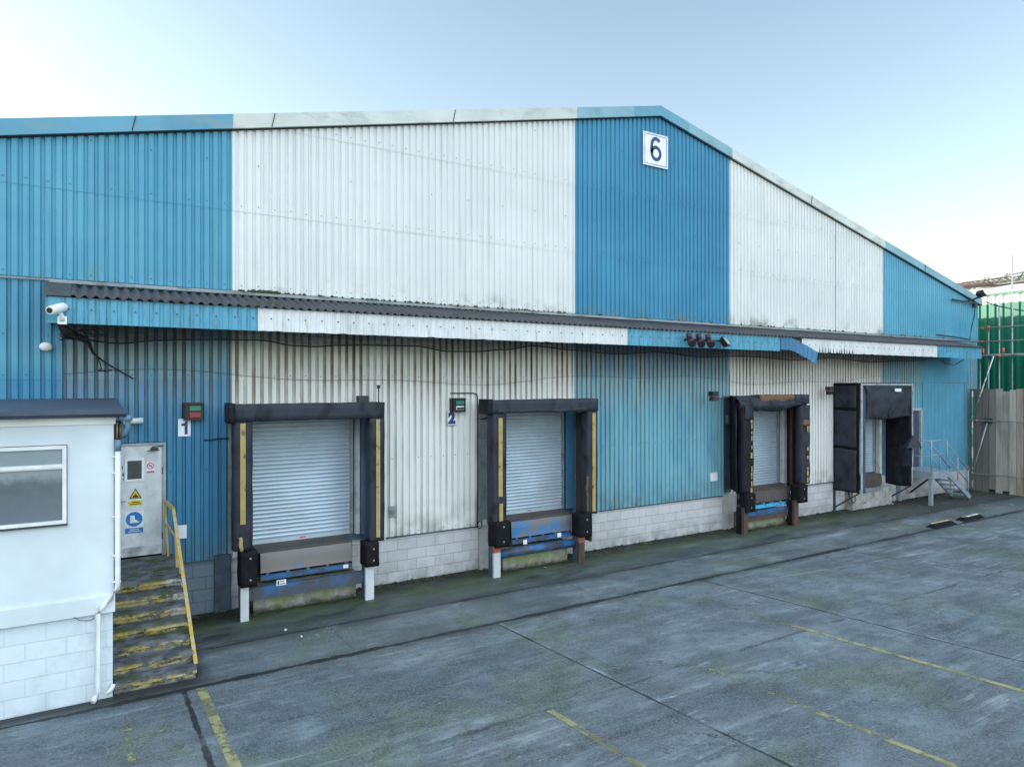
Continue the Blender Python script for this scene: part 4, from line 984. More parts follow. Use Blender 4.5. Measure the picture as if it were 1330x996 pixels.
# ------------------------------------------------------------------ dock levellers
def leveller(name_lab, x0, x1, lipm, beamm, y=-.5, lipz=.72, low=True, beamx=None):
    t = thing('dock_leveller', name_lab, 'dock leveller', ((x0 + x1) / 2, y / 2, .7), 'dock levellers under the shutters')
    m = MB(); m.box(x0 - .05, x1 + .02, y + .02, .19, 1.085, 1.115); m.build('platform', M['platform'], t)
    m = MB(); m.hexa([(x0, y - .03, lipz), (x1, y - .03, lipz), (x1, y - .01, lipz), (x0, y - .01, lipz), (x0, y, 1.08), (x1, y, 1.08), (x1, y + .02, 1.08), (x0, y + .02, 1.08)])
    m.build('lip_plate', lipm, t)
    m = MB(); m.box(x0 - .02, x1 + .02, y + .03, .0, .62, 1.084); m.build('pit_box', M['bumper'], t)
    m = MB(); m.box(x0 + .0, x1, y - .04, y + .05, .58, .68)
    for k in range(5):
        xx = x0 + .12 + (x1 - x0 - .24) * k / 4; m.box(xx - .03, xx + .03, y - .05, y + .04, .67, .72)
    m.build('lip_beam', beamm, t)
    return t
def front_beam(t, x0, x1, z0, z1, mat, y=-.70):
    m = MB(); m.box(x0, x1, y, y + .14, z0, z1); m.build('front_beam', mat, t, bevel=.01)
def sticker(t, x, z, w, h, y, marks=False):
    m = MB(); m.box(x, x + w, y - .004, y, z, z + h); s = m.build('sticker', M['sign_white'], t)
    if marks:
        m = MB(); m.box(x + .02, x + .045, y - .006, y - .004, z + .015, z + h - .015); m.box(x + .06, x + w - .02, y - .006, y - .004, z + .02, z + .035); m.box(x + .06, x + w - .035, y - .006, y - .004, z + h - .035, z + h - .02)
        m.build('sticker_print', M['sign_black'], s)
l1 = leveller('dock leveller 1 with greyed tread plate lip and patchy blue beam', 2.74, 4.46, M['checker_grey'], M['blue_steel_grimy'])
front_beam(l1, 2.50, 4.70, .30, .52, M['blue_steel_grimy'])
l1f = MB(); l1f.box(2.95, 4.3, -.545, -.540, .60, .67); l1f.build('blue_paint_patch', M['blue_steel'], l1)
sticker(l1, 2.98, .50, .17, .10, -.702, True); sticker(l1, 4.28, .60, .10, .07, -.546)
l2 = leveller('dock leveller 2 with blue and rust tread plate lip over a round blue beam', 8.16, 9.83, M['checker'], M['blue_steel'])
m = MB(); m.tube([(7.70, -.64, .44), (9.85, -.64, .44)], .10, 14); m.build('front_beam', M['blue_steel'], l2)
sticker(l2, 9.40, .60, .11, .10, -.552); sticker(l2, 8.45, .55, .10, .10, -.552)
l3 = leveller('dock leveller 3 with plain brown lip and light blue strip under the torn shelter', 16.3, 18.05, pm('brown_lip', (.085, .07, .07), .6, dirt=(.05, .04, .04), amt=.6), M['cyan_steel'], lipz=.74)
front_beam(l3, 15.60, 17.84, .40, .54, M['blue_steel'], -.66)
front_beam(l3, 15.60, 17.84, .28, .39, M['brown_steel'], -.66)
l4 = leveller('small dark dock leveller 4 deep inside the tunnel shelter', 22.1, 23.2, M['platform'], M['galv'], y=-.35, lipz=.74)

def plinth(x0, x1, y, z, lab):
    m = MB(); m.box(x0, x1, y, -.035, -.05, z)
    bmesh.ops.subdivide_edges(m.bm, edges=m.bm.edges, cuts=8, use_grid_fill=True)
    for v in m.bm.verts:
        if v.co.z > -.04: v.co += noise.noise_vector(v.co * 4) * .02
    tag(m.build('concrete_plinth', M['plinth'] if x0 < 20 else M['plinth_pale'], loc=((x0 + x1) / 2, y / 2, 0)), lab, 'plinth', 'concrete plinths under the levellers')
plinth(2.62, 4.55, -.5, .50, 'mossy concrete plinth under leveller 1')
plinth(7.95, 9.72, -.5, .48, 'greenest concrete plinth, under the round blue beam of leveller 2')
plinth(16.1, 17.82, -.5, .46, 'low concrete plinth under the brown leveller 3')
plinth(21.6, 23.9, -.3, .62, 'pale broken concrete plinth under the tunnel shelter')

# ------------------------------------------------------------------ signs on the wall
def plate(name, lab, cat, x0, x1, z0, z1, y, mat, border=None, loc=None):
    t = thing(name, lab, cat, ((x0 + x1) / 2, y, z0))
    m = MB(); m.box(x0, x1, y - .008, y, z0, z1); b = m.build('sign_plate', mat, t)
    return t
s6 = plate('number_sign', 'white square sign with large navy 6 near the roof ridge', 'sign', 12.50, 13.39, 9.98, 10.86, -.10, M['sign_white'])
m = MB()
for a, b, c, d in ((12.55, 13.34, 10.02, 10.035), (12.55, 13.34, 10.805, 10.82), (12.55, 12.565, 10.035, 10.805), (13.325, 13.34, 10.035, 10.805)): m.box(a, b, -.1115, -.108, c, d)
m.build('border_line', M['sign_navy'], s6)
def ribbon(pts, w, y, t=.004):
    """flat painted stroke of a numeral, pts in x,z"""
    m = MB(); n = len(pts); L = []
    for k in range(n):
        a = Vector(pts[max(0, k - 1)]); b = Vector(pts[min(n - 1, k + 1)]); d = (b - a).normalized(); q = Vector((-d.y, d.x)); ww = w[k] if isinstance(w, list) else w
        c = Vector(pts[k]); L.append((c + q * ww / 2, c - q * ww / 2))
    for (a, b), (c, d) in zip(L, L[1:]):
        m.poly([(a.x, y, a.y), (b.x, y, b.y), (d.x, y, d.y), (c.x, y, c.y)])
    bmesh.ops.remove_doubles(m.bm, verts=m.bm.verts, dist=.0004)
    return m
P6 = []
for k in range(27):                                     # down the stem and once round the bowl
    pass
for a in [math.radians(q) for q in range(38, 181, 11)]: P6.append((12.955 + .150 * math.cos(a) , 10.55 + .175 * math.sin(a)))
for q in range(1, 7): P6.append((12.955 - .150 - .012 * math.sin(q / 7 * PI), 10.55 - .215 * q / 7))
for a in [math.radians(q) for q in range(180, 541, 12)]: P6.append((12.955 + .150 * math.cos(a), 10.335 + .160 * math.sin(a)))
ribbon(P6, .095, -.1135).build('digit', M['sign_navy'], s6)
s1 = plate('number_sign', 'small white plate with navy 1 under the red and green signal box', 'sign', 1.42, 1.625, 3.25, 3.565, -.045, M['sign_white'])
m = MB(); y = -.056
m.poly([(1.525, y, 3.285), (1.575, y, 3.285), (1.575, y, 3.525), (1.54, y, 3.525), (1.525, y, 3.49), (1.47, y, 3.475), (1.47, y, 3.435), (1.525, y, 3.44)]); m.build('digit', M['sign_navy'], s1)
s2 = plate('number_sign', 'small white plate with navy 2 under the signal box with a broken lens', 'sign', 6.78, 7.0, 3.28, 3.59, -.045, M['sign_white'])
text_obj('digit', '2', .33, M['sign_navy'], (6.89, -.058, 3.44), s2, .022, .95)
m = MB(); m.box(6.775, 6.785, -.055, -.046, 3.27, 3.60); m.box(6.785, 7.01, -.055, -.046, 3.265, 3.275); m.build('border_line', M['washer'], s2)
for x0, x1, z0, z1, lab in ((1.37, 1.56, 1.42, 1.66, 'blank white notice plate beside the yellow handrail'), (15.11, 15.39, 1.42, 1.66, 'blank white notice plate on the deep blue wall left of the torn shelter'), (5.43, 5.60, 1.38, 1.62, 'faint grey cover plate on the white wall right of dock 1')):
    m = MB(); m.box(x0, x1, -.055, -.045, z0, z1); t = thing('notice_plate', lab, 'sign', ((x0 + x1) / 2, -.05, z0)); m.build('sign_plate', M['sign_white'] if x0 != 5.43 else M['lead'], t)

# door signs
DY = -.047
t = thing('warning_sign', 'yellow warning triangle with a yellow caption strip on the white door', 'sign', (.75, DY, 2.08))
m = MB(); m.poly([(.65, DY, 2.20), (.85, DY, 2.20), (.75, DY, 2.38)]); m.build('triangle_border', M['sign_black'], t)
m = MB(); m.poly([(.675, DY - .002, 2.214), (.825, DY - .002, 2.214), (.75, DY - .002, 2.352)]); m.build('triangle', M['sign_yellow'], t)
m = MB(); m.poly([(.70, DY - .004, 2.222), (.80, DY - .004, 2.222), (.79, DY - .004, 2.25), (.765, DY - .004, 2.262), (.75, DY - .004, 2.285), (.735, DY - .004, 2.258), (.71, DY - .004, 2.25)]); m.build('symbol', M['sign_black'], t)
m = MB(); m.box(.645, .855, DY - .004, DY, 2.085, 2.165); m.build('caption_strip', M['sign_yellow'], t)
m = MB(); m.box(.69, .81, DY - .006, DY - .0042, 2.132, 2.146); m.box(.67, .83, DY - .006, DY - .0042, 2.102, 2.116); m.build('caption_print', M['sign_black'], t)
t = thing('mandatory_sign', 'blue safety boot sign on the lower half of the white door', 'sign', (.73, DY, 1.6))
m = MB(); m.box(.585, .875, DY - .004, DY, 1.60, 1.98); m.build('sign_plate', M['sign_white'], t)
m = MB(); m.tube([(.73, DY - .004, 1.865 - .02), (.73, DY - .007, 1.865 - .02)], .128, 32); m.build('blue_disc', M['sign_blue'], t)
m = MB(); y = DY - .009
m.poly([(.67, y, 1.91), (.735, y, 1.91), (.74, y, 1.845), (.775, y, 1.82), (.80, y, 1.80), (.80, y, 1.782), (.665, y, 1.782)]); m.build('boot_symbol', M['sign_white'], t)
m = MB(); m.box(.59, .87, DY - .006, DY - .0042, 1.605, 1.695); m.build('caption_strip', M['sign_blue'], t)
m = MB(); m.box(.66, .80, DY - .0075, DY - .0062, 1.662, 1.673); m.box(.64, .82, DY - .0075, DY - .0062, 1.630, 1.641); m.build('caption_print', M['sign_white'], t)
t = thing('prohibition_sign', 'small faded red circle prohibition sign at the top right of the white door', 'sign', (.985, DY, 2.62))
m = MB(); m.box(.92, 1.045, DY - .003, DY, 2.62, 2.82); m.build('sign_plate', M['sign_white'], t)
m = MB()
for k in range(24):
    a, b = 2 * PI * k / 24, 2 * PI * (k + 1) / 24
    m.poly([(.982 + q * math.cos(w), DY - .005, 2.755 + q * math.sin(w)) for q, w in ((.058, a), (.058, b), (.044, b), (.044, a))])
m.bar((.945, DY - .006, 2.79), (1.02, DY - .006, 2.72), .003, .012)
m.box(.925, 1.04, DY - .005, DY - .0032, 2.63, 2.665); m.build('red_print', M['sign_pink'], t)
m = MB(); m.bar((.955, DY - .0045, 2.745), (1.01, DY - .0045, 2.765), .002, .012); m.build('symbol', M['sign_black'], t)
t = thing('door_number', 'small dark worn marks beside the window of the white door', 'marking', (.55, DY, 2.5))
m = MB(); m.box(.545, .558, DY - .002, DY, 2.72, 2.78); m.box(.553, .575, DY - .002, DY, 2.60, 2.66); m.box(.560, .572, DY - .002, DY, 2.53, 2.57); m.build('print', M['sign_navy'], t)

# ------------------------------------------------------------------ signal boxes
def signal(x0, x1, z0, z1, lab, lens):
    t = thing('signal_box', lab, 'signal light', ((x0 + x1) / 2, -.1, z0), 'dock signal lights')
    m = MB(); m.box(x0, x1, -.16, -.04, z0, z1); m.build('housing', M['black'], t, bevel=.008)
    w = x1 - x0; h = z1 - z0
    m = MB(); m.box(x0 + .04 * w, x1 - .02 * w, -.22, -.16, z1 - .04, z1 - .02); m.box(x0 + .02, x0 + .035, -.22, -.16, z0 + .03, z1 - .04); m.build('hood', M['black'], t)
    for i, mt in enumerate(lens):
        a = z0 + h * (.54 if i == 0 else .16)
        m = MB(); m.box(x0 + w * .30, x1 - w * .14, -.178, -.162, a, a + h * .27); m.build('lens', M[mt], t, bevel=.006)
    if lens[1] == 'sign_white':
        m = MB(); m.soft(x0 + w * .34, x1 - w * .16, -.195, -.176, z0 + h * .2, z0 + h * .34, .006, 20, .03, 2); m.build('broken_lamp', M['black'], t)
    return t
signal(1.50, 1.82, 3.54, 3.86, 'black signal box with green over red lens beside number 1', ['green_lens', 'red_lens'])
signal(6.84, 7.18, 3.57, 3.88, 'black signal box with green lens over a broken white one beside number 2', ['green_lens', 'sign_white'])
def side_signal(x, z, y, lab, top, bot, armx):
    t = thing('signal_box', lab, 'signal light', (x, y, z), 'dock signal lights')
    m = MB(); m.box(x - .11, x + .11, y - .08, y + .08, z - .01, z + .12); m.build('lamp_housing', M[top], t, bevel=.02)
    m = MB(); m.box(x - .09, x + .11, y - .07, y + .07, z - .14, z - .02); m.build('lamp_housing', M[bot], t, bevel=.02)
    m = MB(); m.tube([(x + .1, y + .04, z - .08), (armx, -.06, z - .09)], .014, 6); m.build('arm', M['maroon'], t)
side_signal(14.78, 3.86, -.45, 'small black and red signal on an arm left of the torn shelter', 'black', 'maroon', 15.9)
side_signal(20.25, 3.98, -.35, 'small red and black signal on an arm left of the tunnel shelter', 'maroon', 'black', 20.95)

# ------------------------------------------------------------------ lamps and cameras
t = thing('security_camera', 'white bullet security camera at the left end of the fascia', 'camera', (-.33, -1.17, 5.13))
m = MB(); m.tube([(-.44, -1.42, 5.28), (-.40, -1.36, 5.295), (-.28, -1.16, 5.36), (-.25, -1.12, 5.375)], [.062, .07, .07, .05], 14); m.build('camera_body', M['office_trim'], t)
m = MB(); m.tube([(-.441, -1.421, 5.28), (-.447, -1.431, 5.278)], .042, 14); m.build('lens', M['black'], t)
m = MB(); m.tube([(-.33, -1.22, 5.32), (-.30, -1.20, 5.24), (-.29, -1.18, 5.15)], [.025, .03, .045], 10); m.box(-.35, -.23, -1.20, -1.115, 5.10, 5.22); m.build('mount', M['office_trim'], t)
t = thing('motion_sensor', 'small white round sensor on the blue wall left of the canopy', 'sensor', (-.54, -.05, 4.76))
m = MB(); bmesh.ops.create_uvsphere(m.bm, u_segments=16, v_segments=10, radius=.075, matrix=Matrix.Translation((-.54, -.08, 4.80)) @ Matrix.Diagonal((1.25, .8, 1, 1)))
for f in m.bm.faces: f.smooth = True
m.build('sensor_dome', M['office_trim'], t)
for i, (x, lab) in enumerate(((12.98, 'left maroon cowl lamp on the blue fascia'), (13.32, 'middle maroon cowl lamp on the blue fascia'), (13.66, 'right maroon cowl lamp on the blue fascia, nearest the floodlight'))):
    t = thing('cowl_lamp', lab, 'lamp', (x, -1.2, 5.15), 'maroon lamps on the fascia')
    m = MB(); m.tube([(x, -1.26, 5.46), (x, -1.28, 5.33)], [.075, .068], 12); m.tube([(x, -1.28, 5.33), (x - .03, -1.36, 5.24), (x - .07, -1.44, 5.19)], [.05, .09, .10], 12); m.build('cowl', M['maroon'], t)
    m = MB(); m.tube([(x - .071, -1.442, 5.189), (x - .078, -1.452, 5.184)], .082, 12); m.build('lamp_glass', M['black'], t)
    m = MB(); m.box(x - .03, x + .03, -1.26, -1.12, 5.28, 5.34); m.build('bracket', M['washer'], t)
def floodlight(x, y, z, lab, s=1, yaw=0, name='floodlight'):
    t = thing(name, lab, 'floodlight', (x, y, z))
    R = Matrix.Translation((x, y, z)) @ Matrix.Rotation(yaw, 4, 'Z') @ Matrix.Rotation(math.radians(-35), 4, 'X')
    m = MB(); m.hexa([(-.17, -.05, -.13), (.17, -.05, -.13), (.12, .08, -.09), (-.12, .08, -.09), (-.17, -.05, .13), (.17, -.05, .13), (.12, .08, .09), (-.12, .08, .09)]); m.bm.transform(R @ Matrix.Scale(s, 4)); m.build('housing', M['black'], t)
    m = MB(); m.box(-.14, .14, -.058, -.051, -.10, .10); m.bm.transform(R @ Matrix.Scale(s, 4)); m.build('lamp_glass', M['lens_glass'], t)
    return t
t = floodlight(14.22, -1.34, 5.28, 'black floodlight on the blue fascia right of three maroon lamps', 1.1, .5)
m = MB(); m.bar((13.85, -1.13, 5.33), (14.15, -1.26, 5.30), .04, .04); m.build('bracket', M['black'], t)
t = floodlight(29.55, -.62, 7.66, 'large dark floodlight on an arm at the right eave corner', 1.15, .9)
m = MB(); m.bar((29.55, -.1, 7.42), (29.56, -.60, 7.56), .06, .06); m.bar((28.4, -.14, 7.44), (30.2, -.2, 7.38), .06, .05); m.box(30.05, 30.25, -.2, -.1, 7.25, 7.42); m.build('bracket', M['washer'], t)

# ------------------------------------------------------------------ cables on the wall
def cable(lab, pts, r=.010, name='wall_cable'):
    m = MB(); m.tube(pts, r, 6); tag(m.build(name, M['wire'], loc=pts[0]), lab, 'cable')
cable('short black cable crossing the blue wall into the dock 1 shelter', [(1.85, -.05, 3.165), (2.0, -.055, 3.17), (2.1, -.05, 3.185), (2.28, -.05, 3.18)], .013)
cable('black conduit above number 2 turning down beside the dock 2 shelter', [(6.86, -.06, 3.985), (7.42, -.06, 3.985), (7.50, -.06, 3.97), (7.535, -.06, 3.90), (7.535, -.06, 3.3), (7.54, -.06, 2.0), (7.53, -.06, .95)], .014, 'conduit')
cable('black cable looping from the conduit to the left end of the dock 2 header', [(7.54, -.07, 3.40), (7.70, -.07, 3.40), (7.82, -.1, 3.45), (7.80, -.2, 3.6), (7.85, -.25, 3.72)], .013)
cable('thin aerial on a ball top at the right end of the dock 1 header', [(5.02, -.5, 3.5), (5.02, -.5, 4.10)], .012, 'aerial')
m = MB(); m.tube([(5.02, -.5, 4.10), (5.02, -.5, 4.17)], .035, 10); m.box(4.55 + .16, 4.92, -.2, -.06, 3.82, 3.95)
tag(m.build('header_fitting', M['washer'], loc=(4.9, -.3, 3.8)), 'dark ball and dark block fitting just above the dock 1 header', 'fitting')
cable('thin black cables drooping under the right end of the canopy', [(26.4, -.7, 5.05), (27.0, -.6, 4.92), (27.7, -.55, 4.90), (28.3, -.6, 5.1)], .014)
cable('black cable from the eave floodlight drooping to the green shed', [(30.6, -.35, 7.45), (31.2, -.55, 7.30), (31.8, -.95, 7.15), (32.3, -1.6, 7.0), (32.9, -3, 7.1)], .022)
cable('black cable running down the right corner of the blue wall', [(30.35, -.08, 7.3), (30.2, -.08, 6.8), (30.0, -.08, 6.4), (29.9, -.08, 5.95), (29.4, -.09, 5.98), (27.3, -.1, 6.05)], .016)
m = MB(); m.box(7.70, 7.84, -.14, -.06, 3.62, 3.84); m.box(7.74, 7.82, -.16, -.14, 3.50, 3.58); tag(m.build('junction_box', M['frame_blue'], loc=(7.77, -.06, 3.5)), 'blue grey junction box at the left end of the dock 2 header', 'junction box')

# ------------------------------------------------------------------ grey steel landing and stairs
ld = thing('steel_landing', 'pale grey steel landing with handrails and stairs by the end door', 'landing', (25.8, -.6, 0))
LZ = 1.14
m = MB(); m.box(24.70, 25.80, -1.25, -.05, LZ - .04, LZ); m.box(25.8, 26.4, -.65, -.05, LZ - .04, LZ); m.build('deck', M['grey_steel'], ld)
m = MB(); m.box(24.68, 25.82, -1.27, -1.24, LZ - .22, LZ + .01); m.box(24.66, 24.69, -1.25, -.05, LZ - .22, LZ + .01); m.build('deck_edge', M['grey_steel'], ld)
for x, y in ((24.74, -1.19), (24.74, -.12)):
    m = MB(); m.box(x - .055, x + .055, y - .055, y + .055, 0, LZ - .04); m.build('leg', M['grey_steel'], ld)
m = MB(); m.bar((24.9, -1.1, .95), (25.5, -.1, .25), .05, .05); m.build('brace', M['washer'], ld)
def rail(pts, r=.02, nm='rail'):
    m = MB(); m.tube(pts, r, 8); m.build(nm, M['grey_steel'], ld)
TL, SX = 2.22, 27.25
rail([(24.72, -.1, TL), (24.72, -1.22, TL)], .02); rail([(24.72, -.1, TL - .55), (24.72, -1.22, TL - .55)], .018)
rail([(24.72, -1.22, TL), (25.76, -1.22, TL)], .02); rail([(24.72, -1.22, TL - .5), (25.76, -1.22, TL - .5)], .018)
for q in ((24.72, -1.22), (25.76, -1.22), (24.72, -.1)): rail([(q[0], q[1], LZ), (q[0], q[1], TL)], .024, 'post')
for yy_ in (-1.22, -.62):
    rail([(25.76, yy_, 2.08), (SX, yy_, 1.06)], .022); rail([(25.76, yy_, 1.62), (SX, yy_, .60)], .018)
    rail([(SX, yy_, .1), (SX, yy_, 1.06)], .024, 'post'); rail([(26.5, yy_, .62), (26.5, yy_, 1.56)], .022, 'post')
    m = MB(); m.bar((25.76, yy_, LZ - .08), (SX + .12, yy_, .06), .045, .16); m.build('stringer', M['grey_steel'], ld)
for k in range(5):
    z = LZ - .19 * (k + 1); x = 25.82 + k * .27
    m = MB(); m.box(x, x + .25, -1.19, -.65, z - .03, z); m.build('tread', M['grey_steel'], ld)
# rubble and weeds under the landing
cable('bent white pipe leaning by the right side of the tunnel shelter', [(24.9, -.2, .9), (24.75, -.25, 2.2), (25.0, -.2, 3.2), (25.35, -.12, 4.0)], .02, 'bent_pipe')
bpy.data.objects['bent_pipe'].data.materials[0] = M['white_plain']

# ------------------------------------------------------------------ hoarding, scaffold and green shed at the right
fb = thing('plank_hoarding', 'tall hoarding of weathered upright scaffold boards at the right end of the yard', 'hoarding', (29.8, -3, 0))
m = MB(); y = -.12; k = 0
while y > -14:
    w_ = .225; top = 3.98 + random.uniform(-.03, .05); dx = random.uniform(-.012, .012)
    if k not in (5,): m.box(29.74 + dx, 29.79 + dx, y - w_, y - .007, gz(y - w_) + (.0 if k != 3 else .12), top)
    y -= .232; k += 1
m.build('upright_boards', M['planks'], fb)
m = MB()
for z in (.6, 2.0, 3.5): m.box(29.80, 29.88, -14, -.1, z, z + .12)
m.build('back_rail', M['planks'], fb)
m = MB(); m.box(29.79, 29.80, -1.55, -1.2, .1, 3.9); m.build('backing_board', M['planks'], fb)

sc = thing('scaffold', 'galvanised tube scaffold with orange caps standing in front of the green shed', 'scaffold', (31.5, -2, 0))
SW = 31.5
def pole(nm, a, b, r=.024, mat='galv_pole'):
    m = MB(); m.tube([a, b], r, 8); return m.build(nm, M[mat], sc)
for y_, zt in ((.26, 5.3), (-.05, 6.35), (-.44, 7.6), (-.9, 9.35), (-2.4, 7.6), (-4.2, 7.6), (-6, 9.6)):
    p_ = pole('standard', (SW, y_, 0), (SW, y_, zt), .028)
    if zt < 7: 
        m = MB(); m.tube([(SW, y_, zt), (SW, y_, zt + .22)], .045, 8); m.build('orange_cap', M['orange'], p_)
for z in (6.48, 5.92):
    pole('ledger', (SW - .06, .5, z), (SW - .06, -8, z), .024)
    m = MB(); m.tube([(SW - .06, .12, z), (SW - .06, .22, z)], .04, 8); m.build('orange_clip', M['orange'], sc)
m = MB(); m.box(SW - .35, SW + .1, -8, .45, 5.34, 5.39); m.build('deck_board', M['galv_pole'], sc)
pole('ledger', (SW - .4, .5, 5.30), (SW - .4, -8, 5.32), .024)
for y_ in (-.02, -.75):
    m = MB(); m.tube([(SW - .38, y_, 5.40), (SW - .38, y_, 5.62)], .035, 8); m.build('orange_cap', M['orange'], sc)
m = MB(); m.tube([(SW - .42, -.55, 5.30), (SW - .42, -.65, 5.30)], .04, 8); m.build('orange_clip', M['orange'], sc)
ss = thing('raking_shore', 'white and green scaffold tubes propping the plank hoarding', 'scaffold', (29.6, -.6, 0))
def pole2(nm, a, b, r=.026, mat='galv_pole'):
    m = MB(); m.tube([a, b], r, 8); m.build(nm, M[mat], ss)
SG = 29.60
M['tube_green'] = pm('green_and_white_tube', (.6, .64, .62), .5, dirt=(.02, .25, .16), amt=.95, sc=1.8, thr=(.5, .54))
pole2('upright_tube', (SG, -.3, .0), (SG, -.3, 3.9), .026, 'tube_green')
pole2('diagonal_tube', (SG, -.3, 2.84), (SG + .1, -1.0, 5.25), .026, 'tube_green'); pole2('diagonal_tube', (SG, -.33, .79), (SG, -.82, 2.67), .026)
pole2('cross_tube', (SG - .06, -.25, 2.76), (SG - .06, -7, 2.80), .024); pole2('cross_tube', (SG - .06, -.3, .68), (SG - .06, -7, .78), .024)
m = MB(); m.box(SG - .02, SG + .12, -.95, -.70, 2.68, 2.86); m.build('clamp', M['washer'], ss)
m = MB(); m.tube([(SG - .06, -.42, 2.76), (SG - .06, -.52, 2.76)], .035, 8); m.build('orange_clip', M['orange'], ss)

gs_ = thing('green_shed', 'dark green corrugated shed with pale strip under its eaves, beyond the hoarding', 'shed', (40, 0, 0))
GX = 33.0; GP = .30
m = MB(); y = -16; Z1 = 7.62
prof = [(0, 0), (.11, 0), (.15, -.07), (.26, -.07)]
P = []
while y < 26:
    for a, b in prof: P.append((y + a, b))
    y += GP
for (a, u), (b, v) in zip(P, P[1:]): m.poly([(GX + u, a, 0), (GX + v, b, 0), (GX + v, b, Z1), (GX + u, a, Z1)])
m.build('corrugated_wall', M['green'], gs_)
m = MB()
for (a, u), (b, v) in zip(P, P[1:]): m.poly([(GX + u - .01, a, Z1 - .02), (GX + v - .01, b, Z1 - .02), (GX + v - .01, b, 7.96), (GX + u - .01, a, 7.96)])
m.build('eaves_strip', M['rooflight'], gs_)
m = MB(); m.box(GX - .12, GX + .05, -16, 26, 7.96, 8.05); m.build('eaves_trim', M['green'], gs_)
m = MB(); m.hexa([(GX - .05, -16, 8.06), (GX + 7, -16, 9.1), (GX + 7, 26, 9.1), (GX - .05, 26, 8.06), (GX - .05, -16, 8.14), (GX + 7, -16, 9.18), (GX + 7, 26, 9.18), (GX - .05, 26, 8.14)])
m.hexa([(GX + 7, -16, 9.1), (GX + 14, -16, 8.06), (GX + 14, 26, 8.06), (GX + 7, 26, 9.1), (GX + 7, -16, 9.18), (GX + 14, -16, 8.14), (GX + 14, 26, 8.14), (GX + 7, 26, 9.18)])
m.build('roof', M['white_sheet'], gs_)
m = MB(); m.box(GX + .1, GX + 14, 25.8, 26, 0, 8.0); m.box(GX + .1, GX + 14, -16, -15.8, 0, 8.0); m.box(GX + 13.8, GX + 14, -15.8, 25.8, 0, 8); m.build('end_wall', M['green'], gs_)

# lattice beams of a temporary scaffold roof
def lattice(lab, pts_top, pts_bot, r=.03, mats=('galv_pole', 'galv_pole')):
    t = thing('lattice_beam', lab, 'scaffold beam', tuple(pts_bot[0]), 'lattice beams above the green shed')
    m = MB(); m.tube(pts_top, r, 6); m.build('chord', M[mats[0]], t)
    m = MB(); m.tube(pts_bot, r, 6); m.build('chord', M[mats[1]], t)
    def at(P, s):
        s *= len(P) - 1; i = min(int(s), len(P) - 2); return Vector(P[i]).lerp(Vector(P[i + 1]), s - i)
    n = 34; m = MB()
    for k in range(n):
        a = at(pts_top, k / n) if k % 2 else at(pts_bot, k / n); b = at(pts_bot, (k + 1) / n) if k % 2 else at(pts_top, (k + 1) / n)
        m.tube([a, b], r * .7, 5)
    m.build('bracing', M[mats[1]], t)
M['dark_tube'] = pm('dull_green_grey_tube', (.12, .17, .15), .6, dirt=(.2, .12, .07), amt=.6, sc=4)
def arc(x, y0, y1, z0, zc, n=10): return [(x, y0 + (y1 - y0) * k / n, z0 + (zc - z0) * math.sin(PI * .5 * min(1, k / n * 1.6))) for k in range(n + 1)]
lattice('nearest curved lattice beam above the green shed', arc(37.0, 6.5, -9, 8.9, 9.62), arc(37.0, 6.5, -9, 8.8, 9.0), .04, ('galv_pole', 'dark_tube'))
lattice('middle curved lattice beam above the green shed', arc(39.5, 7.0, -9, 8.9, 10.05), arc(39.5, 7.0, -9, 8.8, 9.40), .04, ('dark_tube', 'brown_steel'))
lattice('farthest curved lattice beam above the green shed', arc(42.5, 8.6, -9, 9.3, 10.45), arc(42.5, 8.6, -9, 9.2, 9.85), .04, ('galv_pole', 'dark_tube'))
lattice('lattice beam crossing the other beams over the green shed roof', [(34.5, 3.6, 8.8), (38, 2.8, 9.35), (43, 2.2, 10.0)], [(34.5, 2.2, 8.6), (38, 1.8, 9.0), (43, 1.2, 9.6)], .035, ('dark_tube', 'brown_steel'))
lattice('second lattice beam crossing over the green shed roof, nearer the yard', [(34.5, -.6, 9.2), (38, -.9, 9.6), (43, -1.4, 10.2)], [(34.5, -.6, 8.7), (38, -.9, 9.1), (43, -1.4, 9.7)], .035, ('galv_pole', 'dark_tube'))

# ------------------------------------------------------------------ kerb stops and litter
for x, y, lab, wh_ in ((21.5, -3.12, 'black wheel stop with a long yellow top edge, the nearer of two', 0), (23.35, -3.05, 'black wheel stop with white patches, the farther of two', 1)):
    t = thing('wheel_stop', lab, 'wheel stop', (x, y, 0), 'rubber wheel stops on the yard joint')
    m = MB(); m.hexa([(x - .62, y - .16, .0), (x + .62, y - .16, .0), (x + .62, y + .14, .0), (x - .62, y + .14, .0), (x - .5, y - .06, .10), (x + .5, y - .06, .10), (x + .5, y + .05, .10), (x - .5, y + .05, .10)]); m.build('rubber_body', M['bumper'], t, bevel=.012)
    m = MB()
    if wh_ == 0: m.box(x - .5, x + .5, y + .02, y + .06, .102, .118); mt = pm('yellow_white_edge', (.6, .5, .3), .6)
    else:
        m.box(x - .48, x - .4, y - .05, y + .02, .101, .118); mt = M['yellow']
        m2 = MB(); m2.box(x - .3, x - .05, y - .07, y + .0, .101, .116); m2.box(x + .05, x + .45, y - .05, y + .02, .101, .12); m2.build('white_patch', M['paper'], t)
    m.build('edge_mark', mt, t)
